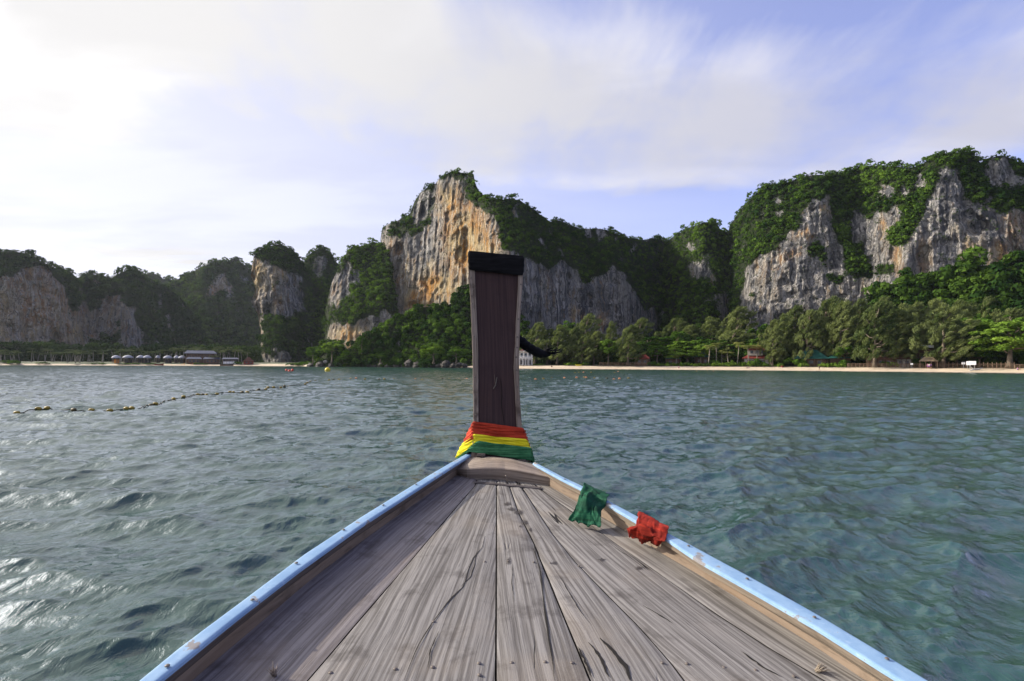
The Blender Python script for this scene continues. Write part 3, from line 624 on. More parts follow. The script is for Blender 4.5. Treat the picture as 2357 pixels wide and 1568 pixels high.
# ================================================================== the boat
def wood_mat(name, base, light, dark, grain=1.0, stain=0.5, rough=0.75, crack=1.0, spec=.3, relief=.003):
    """weathered timber; grain runs along the u axis of the uv map (metres)"""
    m, t = new_mat(name); uv = t.n('ShaderNodeTexCoord').outputs['UV']
    rnd = t.n('ShaderNodeObjectInfo').outputs['Random']
    off = t.n('ShaderNodeCombineXYZ', {0: t.m('MULTIPLY', rnd, 37.0), 1: t.m('MULTIPLY', rnd, 91.0), 2: 0.0})
    p0 = t.n('ShaderNodeVectorMath', {0: uv, 1: off}, operation='ADD').outputs[0]
    wob = t.noise(t.mapping(p0, scale=(1.3, 3.0, 1)), 1.0, 3, .5, out=1)
    wv = t.n('ShaderNodeVectorMath', {0: wob, 1: (.5, .5, .5)}, operation='SUBTRACT').outputs[0]
    wv = t.n('ShaderNodeVectorMath', {0: wv, 1: (0.03, 0.035, 0)}, operation='MULTIPLY').outputs[0]
    p = t.n('ShaderNodeVectorMath', {0: p0, 1: wv}, operation='ADD').outputs[0]
    g1 = t.noise(t.mapping(p, scale=(1.7, 90, 1)), 1.0, 6, .62)
    g2 = t.noise(t.mapping(p, scale=(8.0, 300, 1)), 1.0, 4, .65)
    g3 = t.noise(t.mapping(p, scale=(0.9, 9, 1)), 1.0, 4, .6)
    bl = t.noise(p0, 7.0, 6, .65); bl2 = t.noise(p0, 2.2, 4, .6)
    c = t.mix(t.ss(g1, .36, .62), base, light)
    c = t.mix(t.ss(g2, .52, .72, 0, .60*grain), c, dark)
    c = t.mix(t.ss(g3, .50, .75, 0, .55*stain), c, tuple(x*.62 for x in base))
    c = t.mix(t.ss(bl, .53, .68, 0, .95*stain), c, dark)
    c = t.mix(t.ss(bl2, .50, .68, 0, .30), c, (light[0]*1.05, light[1]*.93, light[2]*.78))
    # drying cracks: level lines of a stretched noise
    ck = t.noise(t.mapping(p, loc=(11, 5, 0), scale=(.8, 7.5, 1)), 1.0, 3, .55)
    line = t.m('ABSOLUTE', t.m('SUBTRACT', ck, .5))
    gate = t.ss(t.noise(t.mapping(p, loc=(3, 50, 0), scale=(1.3, 4, 1)), 1.0, 2, .5), .60, .64)
    cr = t.m('MULTIPLY', t.ss(line, .0085, .002), t.m('MULTIPLY', gate, crack))
    c = t.mix(cr, c, (0.012, 0.010, 0.008))
    # small nail holes and knots
    vo = t.n('ShaderNodeTexVoronoi', {'Vector': t.mapping(p0, scale=(2.6, 5.5, 1)), 'Scale': 1.0, 'Randomness': 1.0})
    h = t.m('ADD', t.m('MULTIPLY', g1, .6), t.m('ADD', t.m('MULTIPLY', g2, .35), t.m('MULTIPLY', cr, -3.0)))
    bp = t.n('ShaderNodeBump', {'Height': h, 'Strength': .8, 'Distance': relief})
    pb = t.n('ShaderNodeBsdfPrincipled', {'Base Color': c, 'Roughness': rough, 'Specular IOR Level': spec, 'Normal': bp.outputs[0]})
    t.n('ShaderNodeOutputMaterial', {'Surface': pb}); return m
M['deck'] = wood_mat('weathered_deck_timber', (0.098, 0.089, 0.083), (0.245, 0.230, 0.218), (0.036, 0.029, 0.026))
M['deck_dark'] = wood_mat('dull_brown_side_timber', (0.115, 0.098, 0.094), (0.235, 0.210, 0.205), (0.055, 0.042, 0.035), 0.8, .55, crack=.2)
M['rail_wood'] = wood_mat('sunlit_tan_rail_timber', (0.19, 0.155, 0.12), (0.32, 0.265, 0.205), (0.09, 0.065, 0.045), .9, .45, crack=.5)  # right rail's copy, warm sunlight painted into the tan
M['rail_dark'] = wood_mat('shaded_rail_timber', (0.085, 0.070, 0.060), (0.15, 0.125, 0.11), (0.03, 0.025, 0.02), .9, .6, crack=.2)  # left rail's darker copy, shade painted into the colour
M['hook_wood'] = wood_mat('brown_crossbeam_timber', (0.15, 0.118, 0.095), (0.30, 0.25, 0.21), (0.06, 0.045, 0.032), 1., .4, crack=.3)
M['stem_dark'] = wood_mat('dark_varnished_timber', (0.040, 0.026, 0.028), (0.060, 0.038, 0.038), (0.032, 0.020, 0.022), .3, .3, .85, crack=0, spec=.08, relief=.0006)
M['stem_edge'] = wood_mat('worn_edge_timber', (0.13, 0.098, 0.078), (0.27, 0.22, 0.185), (0.05, 0.034, 0.026), 1., .8, crack=.5)
M['hull'] = wood_mat('hull_timber', (0.12, 0.085, 0.06), (0.20, 0.15, 0.11), (0.04, 0.03, 0.02), 1, .5)
def paint_mat():
    m, t = new_mat('pale_blue_paint'); tcn = t.n('ShaderNodeTexCoord').outputs['Object']
    a = t.noise(t.mapping(tcn, scale=(1, .6, 1)), 9, 6, .65); b = t.noise(tcn, 45, 4, .7)
    c = t.mix(t.ss(a, .35, .65), (0.17, 0.29, 0.46), (0.25, 0.38, 0.54))
    c = t.mix(t.ss(b, .55, .75, 0, .5), c, (0.40, 0.52, 0.66))
    c = t.mix(t.ss(t.m('ADD', a, t.m('MULTIPLY', b, .35)), .76, .80), c, (0.22, 0.21, 0.21))
    p = t.n('ShaderNodeBsdfPrincipled', {'Base Color': c, 'Roughness': .6, 'Specular IOR Level': .3, 'Normal': t.n('ShaderNodeBump', {'Height': b, 'Strength': .3, 'Distance': .001}).outputs[0]})
    t.n('ShaderNodeOutputMaterial', {'Surface': p}); return m
M['blue'] = paint_mat()
M['steel'] = simple('rusty_steel', (0.16, 0.135, 0.12), .6, .4, 60, spec=.4, metal=.4)
M['strap'] = simple('dark_flat_bar', (0.075, 0.065, 0.065), .5, .3, 20, spec=.4)
M['pitch'] = simple('black_caulk', (0.012, 0.010, 0.009), .9, .2)
def stain_mat():
    m, t = new_mat('damp_stain'); a = t.n('ShaderNodeAttribute', attribute_name='core').outputs['Fac']; nz = t.noise(t.n('ShaderNodeTexCoord').outputs['Object'], 140, 4, .6)
    f = t.ss(t.m('ADD', a, t.m('MULTIPLY', t.m('SUBTRACT', nz, .5), 1.1)), .15, .75, 0, .72)
    s = t.n('ShaderNodeMixShader', {0: f, 1: t.n('ShaderNodeBsdfTransparent'), 2: t.n('ShaderNodeBsdfPrincipled', {'Base Color': (.040, .033, .031), 'Roughness': .6})}); t.n('ShaderNodeOutputMaterial', {'Surface': s}); return m
M['stain'] = stain_mat()
def cloth_mat(name, col, col2, sheen=.0):
    m, t = new_mat(name); tcn = t.n('ShaderNodeTexCoord').outputs['Object']
    nz = t.noise(tcn, 14, 4, .6); wv = t.noise(tcn, 600, 2, .6)
    c = t.mix(t.ss(nz, .3, .7), col, col2)
    ln = t.noise(t.mapping(tcn, rot=(0, .08, 0), scale=(5, 5, 110)), 1.0, 4, .6); c = t.mix(t.ss(ln, .56, .40, 0, .6), c, tuple(x*.42 for x in col)); c = t.mix(t.ss(ln, .58, .68, 0, .35), c, tuple(min(1, x*1.5 + .03) for x in col2))  # crease shade and lit folds painted in as dark and light lines
    p = t.n('ShaderNodeBsdfPrincipled', {'Base Color': c, 'Roughness': .85, 'Specular IOR Level': .15, 'Sheen Weight': sheen, 'Normal': t.n('ShaderNodeBump', {'Height': wv, 'Strength': .3, 'Distance': .0008}).outputs[0]})
    t.n('ShaderNodeOutputMaterial', {'Surface': p}); return m
M['red'] = cloth_mat('red_cloth', (0.30, 0.028, 0.013), (0.46, 0.052, 0.024))
M['yellow'] = cloth_mat('yellow_cloth', (0.60, 0.52, 0.012), (0.70, 0.62, 0.03))
M['green'] = cloth_mat('green_cloth', (0.022, 0.115, 0.048), (0.065, 0.22, 0.10))
M['dgreen'] = cloth_mat('deep_green_cloth', (0.004, 0.040, 0.022), (0.008, 0.070, 0.035))
M['black'] = cloth_mat('black_cloth', (0.003, 0.003, 0.004), (0.007, 0.007, 0.009), .02)
M['redcloth'] = cloth_mat('orange_red_cloth', (0.17, 0.010, 0.005), (0.26, 0.018, 0.008))

# deck and gunwale planes: the bow rises ahead and the boat lists a little to the right
GN = (0.05, -0.0595, 1.0); GP = (-0.09, 3.25, H - 0.526)
DN = (0.05, -0.0585, 1.0); DP = (-0.09, 3.0, H - 0.622)
def onG(x, y): return at_plane(x, y, GP, GN)
def onD(x, y): return at_plane(x, y, DP, DN)
boat = empty('longtail_boat', (-0.05, 1.6, 0), 0, 'grey timber bow of a longtail boat with pale blue gunwales, pointing at the cliffs', 'boat')
BOFF = np.array([-0.05, 1.6, 0])
def part(name, V, Fs, m, parent=boat, uv=None, smooth=False, bevel=0, off=BOFF):
    me = bpy.data.meshes.new(name); me.from_pydata([tuple(np.asarray(p) - off) for p in V], [], [tuple(int(i) for i in f) for f in Fs]); me.update()
    if uv is not None:
        l = me.uv_layers.new(name='UVMap'); idx = np.zeros(len(me.loops), np.int32); me.loops.foreach_get('vertex_index', idx)
        l.data.foreach_set('uv', np.asarray(uv, np.float32)[idx].ravel())
    if smooth: me.polygons.foreach_set('use_smooth', [True]*len(me.polygons))
    o = link(name, me, m, parent)
    if bevel:
        b = o.modifiers.new("bevel", 'BEVEL'); b.width = bevel; b.segments = 2; b.limit_method = 'ANGLE'; b.angle_limit = R(50)
    return o
def resample(P, n):
    P = np.asarray(P, float); s = np.concatenate([[0], np.cumsum(np.linalg.norm(np.diff(P, axis=0), axis=1))])
    u = np.linspace(0, s[-1], n); return np.stack([np.interp(u, s, P[:, k]) for k in range(P.shape[1])], -1)
def extend(P, d0=0.0, d1=0.0):
    P = np.asarray(P, float)
    a = P[0] - (P[1] - P[0])/np.linalg.norm(P[1] - P[0])*d0; b = P[-1] + (P[-1] - P[-2])/np.linalg.norm(P[-1] - P[-2])*d1
    return np.concatenate([[a], P, [b]])
def strip(name, L, Rr, thick, m, parent=boat, n=60, k=7, gap=0.0, crown=0.0, wav=0.0, seed=0, bevel=0.003, up=(0, 0, 1), side_m=None):
    """a plank between two long edges (world points, bow to stern), with closed thickness below it"""
    L, Rr = resample(L, n), resample(Rr, n); g = np.linspace(0, 1, k)
    W = Rr - L; wl = np.linalg.norm(W, axis=1, keepdims=True); L = L + W/wl*gap; Rr = Rr - W/wl*gap; W = Rr - L; wl = np.linalg.norm(W, axis=1)
    s = np.concatenate([[0], np.cumsum(np.linalg.norm(np.diff((L + Rr)/2, axis=0), axis=1))])
    top = L[:, None] + W[:, None]*g[None, :, None]; up = np.array(up, float)
    edge = (np.minimum(g, 1 - g)*2)[None]; rnd = -np.clip(1 - (edge*wl[:, None]/2)/0.004, 0, 1)*0.003
    hh = crown*(1 - (2*g[None] - 1)**2) + rnd + wav*fbm(s[:, None]*2.5 + seed, g[None]*2 + seed*1.7, 0, seed, 3)
    top = top + up*hh[..., None]; bot = top - up*thick
    V = np.concatenate([top.reshape(-1, 3), bot.reshape(-1, 3)]); N = n*k
    Fs = [tuple(f) for f in grid_faces(n, k)[:, ::-1]] + [tuple(f) for f in grid_faces(n, k, N)]
    E = np.concatenate([top[:, 0], bot[:, 0], top[:, -1], bot[:, -1]]); V = np.concatenate([V, E]); o_ = 2*N
    for i in range(n - 1):
        Fs += [(o_ + i, o_ + i + 1, o_ + n + i + 1, o_ + n + i), (o_ + 2*n + i, o_ + 3*n + i, o_ + 3*n + i + 1, o_ + 2*n + i + 1)]
    Fs += [tuple(range(k)) + tuple(N + j for j in range(k - 1, -1, -1)), tuple((n - 1)*k + j for j in range(k - 1, -1, -1)) + tuple(N + (n - 1)*k + j for j in range(k))]
    uv = np.stack([np.repeat(s[:, None], k, 1), (g[None] - .5)*wl[:, None]], -1).reshape(-1, 2); uv = np.concatenate([uv, uv + [0, .02]]); ue = np.stack([s, s*0], -1); uv = np.concatenate([uv, ue, ue + [0, thick], ue + [0, .3], ue + [0, .3 + thick]])
    o = part(name, V, Fs, m, parent, uv, True)
    if side_m is not None:
        o.data.materials.append(side_m)
        for i_, p_ in enumerate(o.data.polygons):
            if i_ >= 2*(n - 1)*(k - 1): p_.material_index = 1; p_.use_smooth = False
    return o

# seams measured on the deck, bow end first
A0 = [(1098, 1103), (1093, 1117), (705, 1568)]
edgeL = [(1046, 1088), (1010, 1106), (833, 1226), (681, 1336), (551, 1447), (409, 1568)]
B0 = [(1144, 1103), (1143, 1120), (1141, 1568)]
C0 = [(1166, 1105), (1174, 1122), (1194, 1180), (1230, 1251), (1245, 1290), (1262, 1330), (1300, 1423), (1330, 1495), (1360, 1568)]
D0 = [(1192, 1107), (1206, 1128), (1240, 1180), (1270, 1225), (1320, 1288), (1370, 1340), (1470, 1440), (1545, 1525), (1578, 1568)]
E0 = [(1222, 1108), (1250, 1130), (1314, 1175), (1384, 1226), (1522, 1323), (1650, 1412), (1766, 1487), (1905, 1568)]
edgeR = [(1270, 1106), (1292, 1118), (1390, 1170), (1469, 1212), (1532, 1250), (1696, 1348), (1836, 1439), (1952, 1515), (2035, 1568)]
def L3(f, pts, ext=0.55): return extend(f(*np.array(pts, float).T), 0.0, ext)
seams = [L3(onD, s) for s in (edgeL, A0, B0, C0, D0, E0, edgeR)]
for i in range(6):
    strip('deck_plank', seams[i], seams[i + 1], 0.028, M['deck_dark'] if i == 0 else M['deck'], gap=.0022 if i != 2 else .0026, side_m=M['pitch'], crown=.001, wav=.0022, seed=i + 2, k=12)
# dark bilge below the seams
lo = [s - np.array([0, 0, .034]) for s in (seams[0], seams[-1])]
strip('deck_bearer', lo[0], lo[1], 0.02, M['pitch'], k=3)
# gunwales: blue capping, inner rail
oL = L3(onG, [(1080, 1040), (988, 1093), (833, 1188), (700, 1275), (553, 1385), (484, 1436), (413, 1489), (316, 1568)])
iL = L3(onG, [(1092, 1042), (1012, 1093), (835, 1207), (689, 1311), (553, 1415), (500, 1457), (440, 1506), (363, 1568)])
oR = L3(onG, [(1232, 1064), (1295, 1097), (1342, 1119), (1396, 1150), (1469, 1189), (1534, 1225), (1585, 1251), (1724, 1325), (1882, 1413), (2049, 1513), (2140, 1568)])
iR = L3(onG, [(1226, 1067), (1290, 1102), (1340, 1127), (1392, 1158), (1469, 1203), (1530, 1238), (1604, 1288), (1720, 1353), (1882, 1446), (2021, 1534), (2076, 1568)])
gL = strip('gunwale', oL, iL, .007, M['blue'], k=15, crown=.001, wav=.0005, seed=3)
gR = strip('gunwale', iR, oR, .007, M['blue'], k=15, crown=.001, wav=.0005, seed=5)
dn = np.array([0, 0, .010])
def rail(name, gi, de, m, sgn):
    """inner rail: from just under the capping down to the deck edge"""
    a, b = resample(gi - dn*.8, 60), resample(de + np.array([0, 0, -.004]), 60)
    return a, b
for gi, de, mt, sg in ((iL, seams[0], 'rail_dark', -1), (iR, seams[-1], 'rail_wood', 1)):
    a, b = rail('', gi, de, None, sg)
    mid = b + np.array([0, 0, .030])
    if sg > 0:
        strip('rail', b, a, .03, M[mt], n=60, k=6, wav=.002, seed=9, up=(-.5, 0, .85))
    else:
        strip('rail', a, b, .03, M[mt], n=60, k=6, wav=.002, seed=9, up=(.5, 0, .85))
# hull sides, lapped strakes down to the water, closing on the stem
keel0 = np.array([0.0, 4.15, -.35])
def hull(side, top):
    top = resample(top[::-1], 30)[::-1]
    T = resample(np.concatenate([[at_Y(1143, 1052, 3.62)], top]), 40)
    for q in range(5):
        rows = []
        for f in (q/5, (q + 1)/5 + .02):
            z = T[:, 2] - .012 - (T[:, 2] + .35)*f
            inn = 1 - .42*f**1.3
            cx = -0.05
            y = T[:, 1] + .25*f*np.clip((T[:, 1] - 1.5)/2, 0, 1)
            rows.append(np.stack([cx + (T[:, 0] - cx)*inn + side*(.012 - .006*f), y, z], -1))
        V = np.concatenate(rows + [r - np.array([side*.02, 0, 0]) for r in rows]); n = len(T)
        Fs = [tuple(x) for x in grid_faces(2, n)] + [tuple(x) for x in grid_faces(2, n, 2*n)]
        Fs += [(i, i + 1, 2*n + i + 1, 2*n + i) for i in range(n - 1)] + [(n + i, 3*n + i, 3*n + i + 1, n + i + 1) for i in range(n - 1)]
        s = np.concatenate([[0], np.cumsum(np.linalg.norm(np.diff(T, axis=0), axis=1))]); uv = np.concatenate([np.stack([s, s*0 + .2*q + k_*.1], -1) for k_ in range(4)])
        part('hull_plank', V, Fs, M['hull'], uv=uv)
hull(-1, oL - np.array([-.004, 0, .0])); hull(1, oR - np.array([.004, 0, 0]))

# ---- stem post
def stem_Y(y): return np.interp(y, [560, 985, 1100], [3.46, 3.30, 3.27])
ys = np.linspace(590, 1064, 34)
xoL = np.interp(ys, [577, 621, 730, 859, 972, 1020, 1070], [1077, 1078, 1085, 1088.5, 1089.5, 1088, 1082])
xiL = np.interp(ys, [577, 800, 985, 1070], [1091, 1100.5, 1101.5, 1098])
xiR = np.interp(ys, [577, 640, 850, 990, 1070], [1194, 1193, 1182, 1189.5, 1200])
xoR = np.interp(ys, [577, 633, 712, 822, 895, 985, 1030, 1070], [1206, 1204.5, 1198.4, 1194.8, 1195.5, 1201.4, 1212, 1224])
def stem_piece(name, xa, xb, proud, th, m, seed, wav=0.0):
    Ya = stem_Y(ys) - proud
    n = len(ys); wv = wav*fbm(ys/6, seed, 0, seed, 3)
    a = at_Y(xa + wv, ys, Ya); b = at_Y(xb + wv*.3, ys, Ya); c = b + np.array([0, th, 0]); d = a + np.array([0, th, 0])
    k = 4
    V = np.stack([a, b, c, d], 1).reshape(-1, 3)
    Fs = [tuple(f) for f in grid_faces(n, 4, 0, True)[:, ::-1]] + [(3, 2, 1, 0)[::-1], tuple((n - 1)*4 + i for i in range(4))[::-1]]
    s = np.concatenate([[0], np.cumsum(np.linalg.norm(np.diff(a, axis=0), axis=1))])
    wd = np.linalg.norm(b - a, axis=1)
    uv = np.stack([np.repeat(s[:, None], 4, 1), np.stack([0*wd, wd, wd + th, 2*wd + th], 1)], -1).reshape(-1, 2)
    return part(name, V, Fs, m, uv=uv, bevel=.003)
st = stem_piece('stem_post', xiL - 2, xiR + 2, 0, .15, M['stem_dark'], 1)
st['label'] = 'tall dark varnished stem post'
eL = stem_piece('stem_edge', xoL, xiL, .012, .17, M['stem_edge'], 4, 1.2)
eR = stem_piece('stem_edge', xiR, xoR, .012, .17, M['stem_edge'], 8, 1.2)
# crack and gouge in the post
def groove(name, pts, Yf, w, m, parent):
    P = at_Y(*np.array(pts, float).T, Yf); MBo = MB(); MBo.tube([tuple(p - BOFF) for p in resample(P, 16)], [w*.3] + [w]*14 + [w*.2], 6, .5); o = MBo.build(name, m, parent, True); return o
ck = [(1151, 871), (1153.5, 882), (1155, 898), (1155.5, 915), (1154, 930), (1157, 948), (1159.5, 973)]
groove('crack', ck, np.array([stem_Y(y) for _, y in ck]) - .0015, .003, M['pitch'], st)
ck = [(1138, 862), (1139, 874), (1140.5, 886)]; groove('gouge', ck, np.array([stem_Y(y) for _, y in ck]) - .001, .0035, M['stem_edge'], st)
ck = [(1144, 868), (1141, 886), (1135, 896)]; groove('gouge', ck, np.array([stem_Y(y) for _, y in ck]) - .001, .007, M['rail_dark'], st)
screwmesh = MB().lathe([(0.0052, 0), (.0052, .0012), (.0035, .0026), (.0008, .003)], n=10).mesh('screw', True); screwmesh.materials.append(M['steel'])
def screw(p, nrm, parent=boat, sc=1.0):
    o = bpy.data.objects.new('screw', screwmesh); COL.objects.link(o); o.parent = parent
    o.location = Vector(p - BOFF); o.rotation_euler = Vector(nrm).to_track_quat('Z', 'Y').to_euler(); o.scale = (sc, sc, sc); return o
for x, y in ((1084, 640), (1087, 700), (1091, 775), (1094, 868), (1095, 955), (1089, 665)): screw(at_Y(x, y, stem_Y(y) - .0125), (0, -1, 0))
for x, y in ((1199, 655), (1193, 735), (1191, 776), (1188, 822), (1189, 852), (1190, 890), (1191, 920), (1194, 955), (1190, 800)): screw(at_Y(x, y, stem_Y(y) - .0125), (0, -1, 0))
for x, y in ((1108, 1047), (1201, 1061)):
    c = at_Y(x, y, 3.24); MB().box(tuple(c - BOFF), (.045, .03, .014)).build('cleat', M['rail_dark'], boat, bevel=.002)

# ---- carved crossbeam behind the stem
def crossbeam():
    n = 31; u = np.linspace(0, 1, n)
    lipx = np.interp(u, [0, .14, .28, .45, .62, .80, 1], [1041, 1076, 1112, 1150, 1190, 1232, 1288])
    lipy = np.interp(u, [0, .14, .28, .45, .62, .80, 1], [1082, 1081, 1078.5, 1079, 1083.5, 1092, 1104])
    bx_ = np.interp(u, [0, .14, .5, .8, 1], [1046, 1077, 1146, 1215, 1282]); by_ = np.interp(u, [0, .14, .5, .8, 1], [1090, 1100, 1104, 1112, 1121])
    bot = onD(bx_, by_); lip = np.stack([at_Y(lipx[i], lipy[i], bot[i, 1] - .022) for i in range(n)])
    bkx = np.interp(u, [0, 1], [1082, 1234]); bky = np.interp(u, [0, .3, .6, 1], [1052, 1047, 1053, 1068])
    back = onG(bkx, bky) - np.array([0, 0, .004])
    crest = lip*.72 + back*.28 + np.array([0, 0, .026])*(np.sin(np.pi*np.clip(u*1.1, 0, 1))[:, None])*.8 + np.array([0, 0, .004])
    m2 = lip*.4 + back*.6 + np.array([0, 0, .018])*(np.sin(np.pi*u)[:, None])
    lip2 = lip + np.array([0, .008, .006])
    bb = back - np.array([0, -.01, .11]); bo = bot - np.array([0, 0, .02])
    rows = [bo, bot, lip, lip2, crest, m2, back, bb]
    V = np.stack(rows, 0).reshape(-1, 3); k = len(rows)
    Fs = [tuple(f) for f in grid_faces(k, n)] + [tuple(i*n for i in range(k))[::-1], tuple(i*n + n - 1 for i in range(k))] + [((k - 1)*n + i, (k - 1)*n + i + 1, i + 1, i) for i in range(n - 1)]
    s = np.concatenate([[0], np.cumsum(np.linalg.norm(np.diff(lip, axis=0), axis=1))])
    t_ = [0, .02, .06, .07, .10, .16, .24, .35]
    uv = np.stack([np.repeat(s[None], k, 0), np.repeat(np.array(t_)[:, None], n, 1)], -1).reshape(-1, 2)
    o = part('crossbeam', V, Fs, M['hook_wood'], uv=uv, smooth=True)
    b = o.modifiers.new('bevel', 'BEVEL'); b.width = .003; b.segments = 2; b.limit_method = 'ANGLE'; b.angle_limit = R(40)
    o.data.polygons.foreach_set('use_smooth', [False]*len(o.data.polygons))
crossbeam()
# flat bar and its hook
a, b = onD(1092, 1113.5), onD(1247, 1127.5); a2, b2 = onD(1091, 1110), onD(1246, 1123.5); up = np.array([0, 0, .006])
V = [a, b, b2, a2, a + up, b + up, b2 + up, a2 + up]
fb = part('flat_bar', V, [(3, 2, 1, 0), (4, 5, 6, 7), (0, 1, 5, 4), (1, 2, 6, 5), (2, 3, 7, 6), (3, 0, 4, 7)], M['strap'], bevel=.001)
screw((a + a2)/2 + (b - a)*.03 + up*.9, (0, 0, 1), fb, .9); screw((b + b2)/2 - (b - a)*.03 + up*.9, (0, 0, 1), fb, .9)
hk = onD(1168, 1112); MB().tube([tuple(hk - BOFF), tuple(hk - BOFF + [0, 0, .02]), tuple(hk - BOFF + [-.004, 0, .034]), tuple(hk - BOFF + [-.012, .004, .038])], .0025, 6).build('hook', M['steel'], boat, True)
# screws in the deck and the gunwales
dk = [(1170, 1293), (1229, 1295), (1333, 1304), (1267, 1297), (1116, 1294), (1104, 1555), (1178, 1527), (1255, 1525), (1317, 1527), (1525, 1527), (1582, 1529), (1667, 1538), (1740, 1544), (1828, 1558), (910, 1541), (998, 1432), (996, 1537), (1103, 1528), (761, 1550), (1061, 1338), (1109, 1296),]
for k_, (x, y) in enumerate(dk[:19]): screw(onD(x, y) + np.array([0, 0, .001]), DN, boat, .95)
for x, y in ((385, 1537), (682, 1299), (581, 1396 if False else 1384), (791, 1222), (882, 1165), (958, 1117), (1076, 1046)): screw(onG(x, y) + np.array([0, 0, .0035]), GN, gL, 1.0)
for x, y in ((1300, 1105), (1585, 1259), (1720, 1335), (1875, 1424), (2042, 1520)): screw(onG(x, y) + np.array([0, 0, .0035]), GN, gR, 1.0)
# damp spots and stains soaked into the timber
def stain(x, y, rx, ry, seed, m='stain'):
    n = 22; V = []
    for i in range(n):
        th = 2*math.pi*i/n; r = 1 + .55*float(fbm(math.cos(th)*1.9 + seed, math.sin(th)*1.6, 0, seed, 2)); V.append(onD(x + rx*r*math.cos(th), y + ry*r*math.sin(th)) + np.array([0, 0, .0028]))
    V.append(onD(x, y) + np.array([0, 0, .0028])); o = part('stain', V, [(i, (i + 1) % n, n) for i in range(n)], M[m]); at = o.data.attributes.new('core', 'FLOAT', 'POINT'); at.data.foreach_set('value', [0.0]*n + [1.0])
for i, s in enumerate(((1168, 1161, 9, 5), (1177, 1173, 11, 6), (1193, 1180, 15, 7), (1207, 1203, 10, 6), (1197, 1213, 4, 3), (1221, 1221, 4, 6), (1170, 1293, 7, 9), (1276, 1298, 8, 5), (1470, 1310, 11, 5), (1385, 1290, 9, 4))):
    stain(s[0], s[1], s[2]*1.25, s[3]*1.25, seed=i + 3)
# drying splits that open towards the stern
def split(pts, w):
    P = resample(onD(*np.array(pts, float).T) + np.array([0, 0, .0022]), 26); n = len(P)
    s = np.linspace(0, 1, n); ww = w*np.clip(np.sin(np.pi*s)**.6, .15, 1)*(1 + .5*fbm(s*9, w*1e4, 0, 3, 2))
    P[:, 0] += .0025*fbm(s*7, w*5000, 0, 5, 3)
    V = np.concatenate([P - np.array([1, 0, 0])*ww[:, None], P + np.array([1, 0, 0])*ww[:, None]])
    part('split', V, [(i, n + i, n + i + 1, i + 1) for i in range(n - 1)], M['pitch'])
for pts, w_ in (([(1117, 1235), (1111, 1262), (1090, 1285), (1077, 1318), (1066, 1352), (1034, 1383), (998, 1432), (960, 1490), (928, 1568)], .0022),
               ([(1098, 1270), (1093, 1300), (1082, 1330), (1060, 1352)], .0014), ([(1225, 1255), (1243, 1310), (1250, 1370), (1258, 1440), (1270, 1520), (1275, 1568)], .0024),
               ([(1228, 1250), (1236, 1290), (1248, 1325)], .0016), ([(1380, 1470), (1412, 1500), (1440, 1535), (1450, 1568)], .006), ([(1355, 1480), (1385, 1520), (1400, 1560)], .004),
               ([(1330, 1490), (1350, 1530), (1362, 1560)], .003), ([(1480, 1395), (1530, 1425), (1556, 1440)], .0028), ([(1010, 1455), (990, 1500), (985, 1540)], .0015),
               ([(1560, 1420), (1650, 1490), (1700, 1530)], .0013), ([(1180, 1300), (1178, 1340), (1184, 1400)], .0011), ([(1290, 1330), (1330, 1400), (1360, 1440)], .0012), ([(1705, 1500), (1760, 1540), (1800, 1560)], .003)):
    split(pts, w_)
# two frayed stubs of rope left standing in the deck
for x, y, lab in ((632, 1556, 'frayed rope stub standing on the dull left side plank'), (1880, 1545, 'frayed tan rope stub lying on the right side plank')):
    base = onD(x, y); mb = MB(); g = random.Random(int(x))
    for k_ in range(26):
        a = g.uniform(0, 6.28); r = g.uniform(0, .006); l = g.uniform(.015, .032); d = Vector((math.cos(a)*.4 + (.5 if x > 1000 else -.2), math.sin(a)*.3 - .3, 1.0 if x < 1000 else .5)).normalized()
        p = Vector(base) + Vector((math.cos(a)*r, math.sin(a)*r, 0)); mb.tube([p, p + d*l*.5, p + d*l + Vector((g.uniform(-.004, .004), g.uniform(-.004, .004), 0))], [.0014, .0011, .0005], 4)
    tag(mb.build('rope_stub', M['rail_wood'] if x > 1000 else M['hook_wood'], None, True), lab, 'rope')

